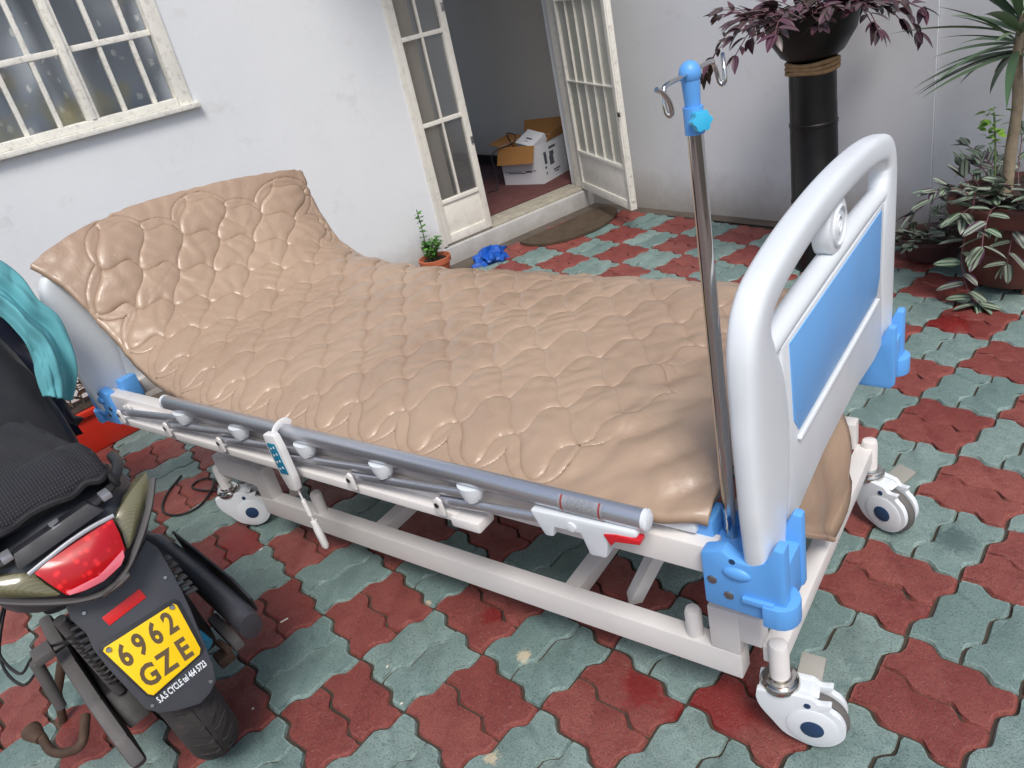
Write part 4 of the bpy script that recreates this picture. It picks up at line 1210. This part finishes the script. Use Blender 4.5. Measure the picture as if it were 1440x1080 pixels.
# lower stepped edge of the mudguard (vents on both shoulders)
for (xa, ya, xb, yb) in ((232, 786, 268, 830), (108, 880, 140, 922)):
    for k in range(6):
        f = k / 5; x, y = xa + (xb - xa) * f, ya + (yb - ya) * f
        c = sp(x, y, (.190, 0, .49), pn)
        d = (sp(x + 8, y + 12, (.190, 0, .49), pn) - c).normalized(); l = (sp(x + 12, y - 6, (.19, 0, .49), pn) - c).normalized()
        m = MB(TS); m.prism([c - l * .012, c + l * .012, c + l * .012 + d * .006, c - l * .012 + d * .006], Vector(pn) * -.03, .001); m.build('vent_rib', 'scooter_dark', mud)
# drive case (left), silencer (right), shock absorbers, stand and levers
m = MB(TS)
m.prism([(-.42, -.150, .27), (-.30, -.150, .30), (-.10, -.150, .315), (.03, -.150, .285), (.12, -.150, .235), (.155, -.150, .185), (.13, -.150, .155), (.02, -.150, .150), (-.32, -.150, .17), (-.43, -.150, .22)], (0, .030, 0), .010)
dc = m.build('drive_case', 'dusty_grey', sc)
m = MB(TS); m.prism([(-.36, -.116, .27), (.00, -.116, .262), (.07, -.116, .20), (-.34, -.116, .18)], (0, .050, 0), .006); m.build('gear_case', 'engine_black', dc)
m = MB(TS); m.sweep(smooth_path([(-.05, -.168, .215), (.00, -.20, .20), (-.04, -.235, .175), (-.10, -.262, .160), (-.16, -.265, .165)], 5), [.010] * 21, 10); kl = m.build('kick_lever', 'rust_metal', dc)
m = MB(TS); m.sweep([(-.150, -.268, .165), (-.190, -.276, .168), (-.205, -.278, .170)], [(.012, .012), (.022, .016), (.020, .012)], 10); m.build('kick_pedal', 'rust_metal', kl)
m = MB(TS); m.sweep([(-.30, -.13, .24), (-.34, -.21, .11), (-.36, -.246, .005)], [.012, .011, .010], 10); m.sweep([(-.38, -.255, .014), (-.335, -.245, .005)], [(.020, .006), (.016, .005)], 8); m.build('side_stand', 'rust_metal', sc)
m = MB(TS); m.prism([(-.15, -.18, .35), (-.10, -.18, .35), (-.10, -.18, .37), (-.15, -.18, .37)], (0, .04, 0), .004); m.sweep([(-.13, -.18, .35), (-.14, -.20, .21)], [.013, .012], 10); m.build('pillion_bracket', 'dusty_grey', sc)
m = MB(TS); m.sweep(smooth_path([(-.46, .150, .275), (-.34, .165, .285), (-.10, .172, .300), (.10, .175, .305), (.165, .175, .300), (.178, .175, .298)], 4), [(.020, .030)] * 4 + [(.027, .042)] * 12 + [(.025, .038)] * 4 + [(.012, .020)], 20, flat=(0, 0, 1)); sl_ = m.build('silencer', 'scooter_plastic', sc)
m = MB(TS); m.prism([(-.30, .200, .330), (.06, .208, .345), (.13, .208, .325), (.12, .208, .280), (-.28, .200, .265)], (0, .006, 0), .002); m.build('heat_shield', 'scooter_dark', sl_)
m = MB(TS); m.box(.02, .15, .125, .150, .245, .275, .006); m.build('silencer_bracket', 'dusty_grey', sl_)
for s in (-1, 1):
    m = MB(TS); co = []
    for i in range(120):
        q = i / 119; a = i * .62; cx = .02 + .05 * q; co.append((cx + .016 * math.cos(a), s * .080 + .016 * math.sin(a), .29 + .20 * q))
    m.sweep(co, .0042, 6); sh = m.build('shock_spring', 'engine_black', sc)
    m = MB(TS); m.cyl((.015, s * .088, .26), (.072, s * .088, .52), .012, 12); m.build('shock_rod', 'dusty_grey', sh)
m = MB(TS); m.sweep([(.15, .078, .345), (.18, .084, .335)], [.018, .016], 14); m.build('valve_cap', 'teal_plastic', sc)
m = MB(TS); m.box(-.20, .06, -.05, .12, .22, .40, .02); m.build('engine', 'engine_black', sc)
for px in ((118, 862), (232, 812), (296, 958), (214, 992)):
    c = sp(*px, (.2074, 0, .49), pn); m = MB(TS); m.sweep([c, c + Vector(pn) * .0025], [.0045, .0035], 10); m.build('screw', 'steel', mud)
for k, (y0_, z0_) in enumerate(((-.21, .33), (-.22, .30))):
    m = MB(TS); m.sweep(smooth_path([(-.10, -.10, .36), (-.16, -.17, z0_ + .02), (-.26, y0_ - .02, z0_ - .06), (-.40, y0_ - .03, z0_ - .04), (-.60, -.16, .30)], 6), .0035, 6); m.build('cable', 'cable_black', sc)
m = MB(TS); m.box(.13, .165, .085, .120, .245, .27, .004); m.cyl((.13, .11, .285), (.17, .115, .28), .008, 8); m.build('brake_arm', 'rust_metal', sc)

# ------------------------------------------------------------------ clothes hung over the scooter's front
def cloth_grid(name, e0, e1, n, mrows, fold, mat, label, cat, bulge=(0, 0, 0), seed=1):
    """a hung cloth between two edges given in world space"""
    A = smooth_path(e0, n); Bq = smooth_path(e1, n); r = random.Random(seed); ph = [r.uniform(0, 6) for _ in range(6)]
    P_ = []
    for i in range(len(A)):
        row_ = []
        for j in range(mrows + 1):
            w_ = j / mrows; p = A[i] * (1 - w_) + Bq[i] * w_
            f = fold * (math.sin(w_ * 8 + ph[0] + .35 * i / n) + .7 * math.sin(w_ * 15 + ph[1] + .9 * i / n) + .4 * math.sin(i / n * 2.3 + ph[2]) + .35 * math.sin(w_ * 31 + i / n * 1.7 + ph[3]) + .3 * abs(math.sin(i / n * 1.9 - w_ * 5 + ph[4])))
            g = math.sin(w_ * math.pi)
            row_.append((p[0] + f + bulge[0] * g, p[1] + f * .4 + bulge[1] * g, p[2] + f * .3 + bulge[2] * g))
        P_.append(row_)
    o = MB().grid(P_).build(name, mat, ang=180); tag(o, label, cat)
    so = o.modifiers.new('thick', 'SOLIDIFY'); so.thickness = .0025
    return o
XT = -.62
e0 = [tuple(on_x(x, y, XT + d)) for x, y, d in ((-70, 335, -.02), (0, 366, 0), (25, 388, 0), (50, 420, .02), (82, 446, .03), (99, 490, .04), (108, 530, .04), (104, 562, .04))]
e1 = [tuple(on_x(x, y, XT + d)) for x, y, d in ((-70, 425, 0), (-5, 440, .02), (18, 462, .03), (36, 484, .05), (50, 506, .05), (52, 522, .05), (56, 540, .05), (62, 554, .05))]
cloth_grid('cloth', e0, e1, 8, 44, .011, 'teal_cloth', 'pale teal cloth slung over the front of the scooter', 'cloth', (.03, -.01, .01), 3)
# navy rain jacket bundled over the handlebar
r_ = random.Random(5); P_ = []
cj = TS @ Vector((-1.20, -.03, 0))
for i in range(56):
    a = 2 * math.pi * i / 56; row_ = []
    for j in range(22):
        s = j / 21; z = 1.02 - s * .62
        R0 = (.06 + .19 * math.sin(min(s * 2.6, 1.57)) + .02 * s)
        f = .024 * math.sin(5 * a + 4 * s) + .016 * math.sin(11 * a - 7 * s + 1) + .012 * math.sin(17 * a + 12 * s) + .008 * math.sin(29 * a - 15 * s)
        row_.append((cj.x + .02 + (R0 * .62 + f * (.3 + s)) * math.cos(a) , cj.y + .0 + (R0 * .86 + f * (.3 + s)) * math.sin(a), z + .02 * math.sin(3 * a) * s))
    P_.append(row_)
o = MB().grid(P_, closed_u=True).build('rain_jacket', 'navy_cloth', ang=180); tag(o, 'dark navy rain jacket bundled over the scooter handlebar', 'jacket')
so = o.modifiers.new('thick', 'SOLIDIFY'); so.thickness = .006

# ================================================================== INSIDE THE DOORWAY
o = MB().add([(-2.95, 2.12, FZ + .004), (-2.10, 2.10, FZ + .004), (-2.13, 3.19, FZ + .004), (-2.95, 3.17, FZ + .004)], [(0, 1, 2, 3)])
o = MB().box(-2.95, -2.09, 2.14, 3.19, FZ + .001, FZ + .010, .003).build('rug', 'rug'); tag(o, 'worn dark red rug on the hall floor', 'rug')
c0 = np.array([-2.592, 2.793]); c1 = np.array([-2.268, 2.888]); c2 = np.array([-2.46, 3.19])
ba = math.atan2(c1[1] - c0[1], c1[0] - c0[0]); bl = float(np.linalg.norm(c1 - c0)); bwid = .32; bh = .262
BXT = xf((c0[0], c0[1], FZ + .011), ba)
bx = thing('cardboard_box', 'white printed carton with brown flaps standing open in the doorway', 'box', (c0[0], c0[1], FZ + .011), ba)
t_ = .005
w = MB(BXT)
for (x0, x1, y0, y1) in ((0, bl, 0, t_), (0, bl, bwid - t_, bwid), (0, t_, t_, bwid - t_), (bl - t_, bl, t_, bwid - t_)): w.box(x0, x1, y0, y1, 0, bh)
w.box(t_, bl - t_, t_, bwid - t_, 0, t_)
carton = w.build('carton', 'box_white', bx, ang=0)
inn = MB(BXT)
for (x0, x1, y0, y1) in ((t_, bl - t_, t_, t_ + .002), (t_, bl - t_, bwid - t_ - .002, bwid - t_), (t_, t_ + .002, t_, bwid - t_), (bl - t_ - .002, bl - t_, t_, bwid - t_)): inn.box(x0, x1, y0, y1, t_, bh - .001)
inn.build('lining', 'cardboard', carton, ang=0)
def flap(pts, off):
    f = MB(BXT); f.prism(pts, off); return f.build('flap', 'cardboard', bx, ang=0)
flap([(0, -.002, bh), (bl * .92, -.002, bh), (bl * .90, -.045, bh - .105), (.0, -.050, bh - .110)], (0, .004, .002))
flap([(0, bwid, bh), (bl, bwid, bh), (bl, bwid + .035, bh + .105), (0, bwid + .035, bh + .10)], (0, .004, 0))
flap([(-.002, .01, bh), (-.002, bwid - .01, bh), (-.10, bwid - .03, bh + .03), (-.10, .03, bh + .02)], (0, 0, .004))
flap([(bl + .002, .10, bh), (bl + .002, bwid - .01, bh), (bl + .016, bwid - .02, bh + .06), (bl + .016, .16, bh + .05)], (.004, 0, 0))
# printed lines and blocks on the two visible sides
for (x0, x1, z0, z1) in ((.02, .17, .088, .092), (.05, .20, .076, .082), (.20, .255, .083, .094), (.265, .29, .090, .096)):
    p = MB(BXT); p.box(x0, x1, -.0012, -.0002, z0, z1); p.build('printed_line', 'box_print', carton, ang=0)
for (y0, y1, z0, z1) in ((.05, .08, .12, .20), (.045, .065, .09, .105), (.11, .16, .10, .16), (.12, .17, .16, .19), (.14, .22, .055, .064), (.15, .20, .040, .048), (.05, .062, .050, .068), (.12, .20, .205, .222)):
    p = MB(BXT); p.box(bl + .0002, bl + .0012, y0, y1, z0, z1); p.build('printed_mark', 'box_print', carton, ang=0)
# small carton tipped inside it
Ti = BXT @ Matrix.Translation((.205, .135, .185)) @ Matrix.Rotation(rad(-18), 4, 'Z') @ Matrix.Rotation(rad(24), 4, 'X') @ Matrix.Rotation(rad(10), 4, 'Y')
sb = thing('small_box', 'small white carton with blue band lying in the open carton', 'box', Ti @ Vector((0, 0, 0)), 0)
w = MB(Ti); w.box(-.085, .085, -.055, .085, -.02, .115, .002); w.build('carton', 'box_white', sb)
w = MB(Ti); w.box(-.0856, .0856, -.0556, .0856, .012, .030); w.build('blue_band', 'box_blue', sb, ang=0)
w = MB(Ti); w.box(-.03, .03, .0, .014, .1148, .1154); w.box(-.02, .012, -.022, -.016, .1148, .1154); w.build('printed_mark', 'box_print', sb, ang=0)
cb = [(.05, .12, .22), (.03, .10, .30), (.06, .06, .345), (.11, .08, .32), (.10, .03, .275), (.03, -.02, .265), (-.02, -.062, .225), (-.01, -.07, .14), (.0, -.085, .06), (.01, -.115, .006), (-.015, -.165, .004), (-.005, -.19, .004)]
w = MB(BXT); w.sweep([tuple(p) for p in smooth_path(cb, 7)], .0038, 8)
o = w.build('power_cable', 'cable_black'); tag(o, 'black cable trailing from the open carton onto the rug', 'cable')

# ================================================================== DOORMAT, BAG, CORD
mp = smooth_path([(-1.735, 2.225), (-1.62, 2.225), (-1.49, 2.32), (-1.44, 2.47), (-1.43, 2.60), (-1.475, 2.76), (-1.56, 2.875), (-1.66, 2.915), (-1.735, 2.90)], 4)
w = MB(); w.prism([(x, y, .003) for x, y in mp], (0, 0, .014))
mat_o = w.build('doormat', 'doormat', ang=30); tag(mat_o, 'dark brown half round doormat in front of the step', 'doormat')
r_ = random.Random(8); bc = on_z(692, 366); P_ = []
for i in range(36):
    a = 2 * math.pi * i / 36; row_ = []
    for j in range(13):
        th = math.pi / 2 * j / 12
        f = 1 + .22 * math.sin(3 * a + 5 * th) + .16 * math.sin(7 * a - 4 * th + 1) + .13 * math.sin(11 * a + 9 * th)
        row_.append((bc[0] + .072 * math.cos(th) * math.cos(a) * f, bc[1] + .10 * math.cos(th) * math.sin(a) * f, .001 + .068 * math.sin(th) * (1 + .25 * math.sin(5 * a + th * 3)) * (.8 + .2 * f)))
    P_.append(row_)
o = MB().grid(P_, closed_u=True).build('plastic_bag', 'blue_bag', ang=25); tag(o, 'crumpled bright blue plastic bag at the foot of the step', 'bag')
pc = [(-.60, .04, .16), (-.58, .03, .10), (-.655, .02, .012), (-.72, -.04, .006), (-.80, -.075, .006), (-.825, -.035, .006), (-.78, .0, .008), (-.70, -.03, .010), (-.64, -.10, .006), (-.66, -.17, .006), (-.74, -.20, .006), (-.84, -.16, .006), (-.93, -.08, .006)]
w = MB(); w.sweep([tuple(p) for p in smooth_path(pc, 7)], .0042, 8)
o = w.build('mains_cord', 'cable_black'); tag(o, 'black mains cord looped on the pavers by the head caster', 'cord')
for k, (px, py, L_, a_) in enumerate(((400, 873, .022, .5), (545, 1058 - 120, .008, 1.2), (1000, 880, .006, .2), (565, 990, .007, .4), (367, 773, .012, .6), (356, 985 + 12, .006, 1.0))):
    c = on_z(px, py); w = MB(xf((c[0], c[1], .0), a_ + 1.0)); w.box(-L_ / 2, L_ / 2, -.0022, .0022, .0008, .0030, .0006)
    lab = ['', 'pale litter scrap lying on a green paver below the bed rail', 'pale litter speck under the foot end of the bed', 'pale litter speck on a red paver in the open yard', 'pale litter bits beside the head caster', 'pale litter speck next to the scooter tyre'][k]
    if k == 0: o = w.build('matchstick', 'paper_scrap'); tag(o, 'pale matchstick lying on a red paver behind the scooter', 'matchstick')
    else: o = w.build('paper_scrap', 'paper_scrap'); tag(o, lab, 'litter', 'scraps of litter on the pavers')

# ================================================================== PLANTS
def leaf_mesh(name, mat, L, Wd, fold=.25, curl=.25, n=6, tipw=1.0):
    """a pointed leaf along +x from the origin, folded along its midrib and curling down"""
    vs = []; fs = []
    for i in range(n + 1):
        t = i / n; w_ = Wd * (math.sin(math.pi * min(t ** .75, 1)) ** .8) * .5 if 0 < t < 1 else 0.0006
        x = L * t; z = -curl * L * t * t
        vs += [(x, -w_, z + fold * w_), (x, 0, z), (x, w_, z + fold * w_)]
    for i in range(n):
        a = i * 3
        fs += [(a, a + 3, a + 4, a + 1), (a + 1, a + 4, a + 5, a + 2)]
    me = bpy.data.meshes.new(name); me.from_pydata(vs, [], fs); me.update(); me.materials.append(M(mat)); me.shade_smooth()
    return me
def aim(loc, d, roll=0.0, s=1.0):
    x = Vector(d).normalized(); up = Vector((0, 0, 1))
    y = up.cross(x)
    if y.length < 1e-3: y = Vector((0, 1, 0))
    y.normalize(); z = x.cross(y)
    R = Matrix([[x.x, y.x, z.x, 0], [x.y, y.y, z.y, 0], [x.z, y.z, z.z, 0], [0, 0, 0, 1]])
    return Matrix.Translation(loc) @ R @ Matrix.Rotation(roll, 4, 'X') @ Matrix.Scale(s, 4)
LEAVES = {}
def leaf_at(mesh, mat_local, parent):
    LEAVES.setdefault(parent.name, (parent, []))[1].append((mesh, mat_local))
def trailing(root, leafm, c, rr, zr, nst, rnd, length, droop, stem_mat, step=.036, size=(.75, 1.15), out=(0, 2 * math.pi), lift=.5):
    """stems that rise out of the pot at c, arch over and trail; a leaf at every node on alternating sides"""
    for k in range(nst):
        a = rnd.uniform(*out); r0 = rr * math.sqrt(rnd.random()); p = Vector((c[0] + r0 * math.cos(a), c[1] + r0 * math.sin(a), zr))
        d = Vector((math.cos(a), math.sin(a), lift + rnd.uniform(.0, .9))).normalized(); Ls = length * rnd.uniform(.35, 1.25); dk = droop * rnd.uniform(.35, 1.3); n = max(3, int(Ls / step)); pts = [tuple(p)]
        for i in range(n):
            d = (d + Vector((rnd.uniform(-.16, .16), rnd.uniform(-.16, .16), -dk + rnd.uniform(-.05, .05)))).normalized()
            p = p + d * step
            if p.z < .03: break
            pts.append(tuple(p))
            side = Vector((-d.y, d.x, 0)); side = side.normalized() if side.length > 1e-3 else Vector((1, 0, 0))
            s = 1 if i % 2 else -1
            ld = side * s * rnd.uniform(.3, 1) + d * rnd.uniform(.2, .9) + Vector((0, 0, rnd.uniform(-.15, .35)))
            leaf_at(leafm, ROOTM[root.name].inverted() @ aim(p, ld, rnd.uniform(-.5, .5), rnd.uniform(*size)), root)
        for e in range(3):
            ld = d + Vector((rnd.uniform(-.7, .7), rnd.uniform(-.7, .7), rnd.uniform(-.3, .4)))
            leaf_at(leafm, ROOTM[root.name].inverted() @ aim(pts[-1], ld, rnd.uniform(-.5, .5), rnd.uniform(*size)), root)
        if len(pts) > 2:
            m_ = MB(); m_.sweep(pts, .0019, 6); m_.build('stem', stem_mat, root)
rnd = random.Random(21)
zebra = leaf_mesh('leaf', 'zebra_leaf', .080, .036, .25, .18)
purple = leaf_mesh('leaf', 'purple_leaf', .062, .026, .30, .22)
green = leaf_mesh('leaf', 'green_leaf', .032, .024, .2, .2, 4)
lime = leaf_mesh('leaf', 'lime_leaf', .040, .026, .2, .3, 4)
croton = leaf_mesh('leaf', 'croton_leaf', .11, .030, .25, .5)

# tall black pipe planter with a trailing purple plant in a bowl on top
PX_, PY_ = .005, 2.60
pp_ = thing('pipe_planter', 'tall black pipe standing on the pavers with rope round its top', 'planter', (PX_, PY_, 0))
w = MB(); w.lathe([(.097, 0), (.097, .30), (.0985, .303), (.0985, .312), (.096, .316), (.094, .62), (.0965, .623), (.0965, .634), (.093, .638), (.091, .868), (.080, .868), (.080, .80), (.0, .80)], (PX_, PY_, 0), 36); w.build('pipe', 'black_pipe', pp_)
for k in range(3):
    w = MB(); w.sweep([(PX_ + .098 * math.cos(a), PY_ + .098 * math.sin(a), .838 + k * .0155 + .003 * math.sin(3 * a + k)) for a in [2 * math.pi * q / 40 for q in range(40)]], .0085, 8, closed=True); w.build('rope_turn', 'rope', pp_)
up_ = thing('trailing_plant', 'dark purple trailing plant in a black bowl on top of the pipe', 'plant', (PX_, PY_, .868))
w = MB(); w.lathe([(.075, .870), (.12, .90), (.165, .97), (.180, 1.04), (.184, 1.05), (.172, 1.05), (.15, 1.02), (.0, 1.02)], (PX_, PY_, 0), 32); w.build('bowl', 'black_pipe', up_)
trailing(up_, purple, (PX_, PY_), .17, 1.03, 62, rnd, .24, .24, 'stem_purple', .038, (.7, 1.5), lift=.5)
for a_, L_ in ((3.55, .42), (3.3, .36), (3.9, .34), (-.15, .38), (.15, .34), (4.6, .30)):
    trailing(up_, purple, (PX_ + .15 * math.cos(a_), PY_ + .15 * math.sin(a_)), .01, 1.04, 1, rnd, L_, .24, 'stem_purple', .036, (.85, 1.25), (a_ - .05, a_ + .05), .1)

# big brown pot with a cane plant and striped trailing leaves
BX_, BY_ = .760, 2.735
bp = thing('large_pot', 'large brown glazed pot with a thick rim, beside the white wall', 'pot', (BX_, BY_, 0))
w = MB(); w.lathe([(.150, .03), (.165, .06), (.178, .14), (.172, .16), (.178, .17), (.190, .26), (.205, .275), (.232, .285), (.240, .305), (.240, .345), (.232, .355), (.212, .355), (.205, .335), (.0, .335)], (BX_, BY_, 0), 44); w.build('pot_body', 'brown_pot', bp)
for k in range(3):
    a = rad(200 + 120 * k); w = MB(); w.prism([(BX_ + .135 * math.cos(a + d) * q, BY_ + .135 * math.sin(a + d) * q, 0) for d, q in ((-.28, 1.05), (.28, 1.05), (.22, .8), (-.22, .8))], (0, 0, .035), .005); w.build('pot_foot', 'brown_pot', bp)
w = MB(); w.lathe([(.0, .334), (.204, .334), (.204, .340), (.10, .350), (.0, .352)], (BX_, BY_, 0), 30); w.build('soil', 'soil', bp)
dr = thing('dracaena', 'cane plant with bare trunk and a tuft of long narrow leaves', 'plant', (BX_ - .03, BY_, .345))
tx0 = on_y(1418, 240, BY_ - .01); tx1 = on_y(1431, 78, BY_)
tp_ = smooth_path([(tx0[0], BY_ - .01, .33), (tx0[0] + .002, BY_ - .01, .50), ((tx0[0] + tx1[0]) / 2 + .01, BY_, .66), (tx1[0], BY_, .82), (tx1[0] + .01, BY_, .95)], 6)
w = MB(); w.sweep([tuple(p) for p in tp_], [.021 - .006 * i / 24 for i in range(25)], 12); w.build('trunk', 'bark', dr)
blade = leaf_mesh('leaf', 'dracaena_leaf', .42, .034, .35, .22, 9)
for k in range(58):
    a = rnd.uniform(0, 2 * math.pi); h = rnd.uniform(0, 1)
    el_ = -.25 + 1.35 * h
    d = Vector((math.cos(a) * math.cos(el_), math.sin(a) * math.cos(el_), math.sin(el_)))
    if d.y > .5: d.y = .5
    leaf_at(blade, ROOTM[dr.name].inverted() @ aim((tx1[0], BY_, .82 + .14 * h), d, rnd.uniform(-.4, .4), rnd.uniform(.6, 1.05)), dr)
for px_, py_, s_ in ((1330, 5, 1.0), (1325, 55, .8), (1345, 22, .95)):
    e = on_y(px_, py_, BY_ - .15); d = Vector(e) - Vector((tx1[0], BY_, .86))
    leaf_at(blade, ROOTM[dr.name].inverted() @ aim((tx1[0], BY_, .86), d + Vector((0, 0, .06)), .2, min(1.1, d.length / .40)), dr)
zb = thing('striped_plant', 'silver striped trailing plant spilling over the large brown pot', 'plant', (BX_, BY_, .345))
trailing(zb, zebra, (BX_, BY_), .18, .345, 20, rnd, .20, .14, 'stem_purple', .036, (.8, 1.15), lift=.7)
trailing(zb, zebra, (BX_ - .03, BY_ - .02), .20, .345, 8, rnd, .26, .34, 'stem_purple', .038, (.85, 1.2), (rad(205), rad(335)), .4)
# the long strand hanging down to the pavers in front of the pot
strand = [on_plane(x, y, (BX_ - .02, BY_ - .27, 0), (.35, 1, 0)) for x, y in ((1372, 270), (1366, 300), (1358, 330), (1352, 362), (1356, 392), (1364, 415), (1374, 428))]
stp = smooth_path([tuple(p) for p in strand], 4)
w = MB(); w.sweep([tuple(p) for p in stp], .0024, 6); w.build('stem', 'stem_purple', zb)
for i, p in enumerate(stp[1::2]):
    s = 1 if i % 2 else -1
    leaf_at(zebra, ROOTM[zb.name].inverted() @ aim(tuple(p), (s * .9, -.35 + rnd.uniform(-.2, .2), rnd.uniform(-.25, .1)), rnd.uniform(-.2, .5) - .5, rnd.uniform(.95, 1.3)), zb)
for k in range(6):
    a = 2 * math.pi * k / 6
    leaf_at(zebra, ROOTM[zb.name].inverted() @ aim(tuple(stp[-1]), (math.cos(a), math.sin(a) * .8, .1 - .3 * (k % 2)), rnd.uniform(-.4, .4), rnd.uniform(.8, 1.1)), zb)
gb = thing('leafy_shoot', 'little bright green leafy shoot growing beside the cane trunk', 'plant', (BX_ - .11, BY_ - .06, .345))
g0 = on_y(1400, 215, BY_ - .08); g1 = on_y(1398, 158, BY_ - .08)
w = MB(); w.sweep([(g0[0] + .01, BY_ - .08, .34), tuple(g0), tuple(g1)], .003, 6); w.build('stem', 'stem_green', gb)
for k in range(34):
    f = rnd.uniform(.15, 1.05); p = np.array(g0) * (1 - f) + np.array(g1) * f + np.array([rnd.uniform(-.03, .03), rnd.uniform(-.02, .02), 0])
    a = rnd.uniform(0, 6.28)
    leaf_at(lime, ROOTM[gb.name].inverted() @ aim(tuple(p), (math.cos(a), math.sin(a), rnd.uniform(-.2, .7)), rnd.uniform(-.6, .6), rnd.uniform(.6, 1.0)), gb)

# shallow bowl with more striped leaves
QX, QY = .385, 2.865
bo = thing('plant_bowl', 'shallow dull purple plastic bowl on the pavers by the wall', 'pot', (QX, QY, 0))
w = MB(); w.lathe([(.085, .001), (.100, .006), (.128, .080), (.136, .084), (.137, .100), (.131, .102), (.124, .094), (.115, .070), (.0, .070)], (QX, QY, 0), 36); w.build('bowl_body', 'bowl_plastic', bo)
w = MB(); w.lathe([(.0, .069), (.114, .069), (.118, .076), (.05, .082), (.0, .084)], (QX, QY, 0), 24); w.build('soil', 'soil', bo)
bz = thing('striped_plant', 'small striped leaved plant growing in the shallow bowl', 'plant', (QX, QY, .08))
trailing(bz, zebra, (QX, QY), .09, .078, 14, rnd, .14, .12, 'stem_purple', .034, (.65, 1.0), lift=.9)

# little pot at the wall under the bed's far side
KX, KY = -1.735, 1.640
kp_ = thing('terracotta_pot', 'small terracotta pot at the wall beside the step', 'pot', (KX, KY, 0))
w = MB(); w.lathe([(.055, .0), (.060, .005), (.080, .105), (.090, .107), (.092, .135), (.084, .137), (.078, .12), (.0, .12)], (KX, KY, 0), 30); w.build('pot_body', 'terracotta', kp_)
w = MB(); w.lathe([(.0, .119), (.077, .119), (.04, .126), (.0, .127)], (KX, KY, 0), 20); w.build('soil', 'soil', kp_)
kg = thing('succulent', 'bright green bushy succulent growing in the small terracotta pot', 'plant', (KX, KY, .125))
for k in range(13):
    a = rnd.uniform(0, 6.28); hh = rnd.uniform(.06, .15) if k else .29
    r1 = rnd.uniform(.02, .11) if k else .035; a = a if k else 3.6
    b0 = Vector((KX + rnd.uniform(-.03, .03), KY + rnd.uniform(-.03, .03), .122)); b2 = Vector((KX + r1 * math.cos(a), KY + r1 * math.sin(a), .122 + hh)); b1 = (b0 + b2) / 2 + Vector((rnd.uniform(-.015, .015), rnd.uniform(-.015, .015), .02))
    pts = smooth_path([tuple(b0), tuple(b1), tuple(b2)], 5)
    w = MB(); w.sweep([tuple(p) for p in pts], .003, 6); w.build('stem', 'stem_green', kg)
    nl = int(hh / .0085)
    for i in range(nl):
        f = (.25 + .75 * i / nl); p = pts[min(int(f * (len(pts) - 1)), len(pts) - 1)]; q = a + i * 2.4
        leaf_at(green, ROOTM[kg.name].inverted() @ aim(tuple(p), (math.cos(q), math.sin(q), rnd.uniform(.0, .7)), rnd.uniform(-.4, .4), rnd.uniform(.7, 1.15)), kg)

# red pot with brown leaved plant by the head of the bed
RX, RY = -1.60, -.20
rp = thing('red_pot', 'low red plastic trough on the pavers behind the head of the bed', 'pot', (RX, RY, 0))
w = MB(xf((RX, RY, 0), rad(100))); w.prism([(-.15, -.075, 0), (.15, -.075, 0), (.15, .075, 0), (-.15, .075, 0)], (0, 0, .17), .012); w.box(-.165, .165, -.09, .09, .165, .19, .006); w.build('trough', 'red_pot', rp)
w = MB(xf((RX, RY, 0), rad(100))); w.box(-.14, .14, -.065, .065, .188, .196, .002); w.build('soil', 'soil', rp)
rq = thing('croton', 'brown and yellow leaved plant growing in the low red trough', 'plant', (RX, RY, .19))
for k in range(60):
    a = rnd.uniform(0, 6.28); p = (RX + rnd.uniform(-.05, .05), RY + rnd.uniform(-.10, .10), .19 + rnd.uniform(.0, .16))
    leaf_at(croton, ROOTM[rq.name].inverted() @ aim(p, (math.cos(a), math.sin(a), rnd.uniform(.2, 1.2)), rnd.uniform(-.6, .6), rnd.uniform(.5, .95)), rq)
for k in range(5):
    w = MB(); y = RY + (k - 2) * .045; w.sweep([(RX, y, .192), (RX + rnd.uniform(-.02, .02), y + rnd.uniform(-.02, .02), .34)], .003, 6); w.build('stem', 'bark', rq)

# leaves: the 300 nearest the eye of each plant are parts, the rest of a very full plant one joined part
eye = Vector(CAM_C)
for parent, lst in LEAVES.values():
    lst.sort(key=lambda q: ((ROOTM[parent.name] @ q[1]).translation - eye).length)
    for me_, ml in lst[:300]: place('leaf', me_, ml, parent)
    if len(lst) > 300:
        w = MB()
        for me_, ml in lst[300:]: w.add([v.co.copy() for v in me_.vertices], [list(p.vertices) for p in me_.polygons], ROOTM[parent.name] @ ml)
        o = w.build('inner_leaves', lst[0][0].materials[0].name, parent, ang=180); o['kind'] = 'stuff'
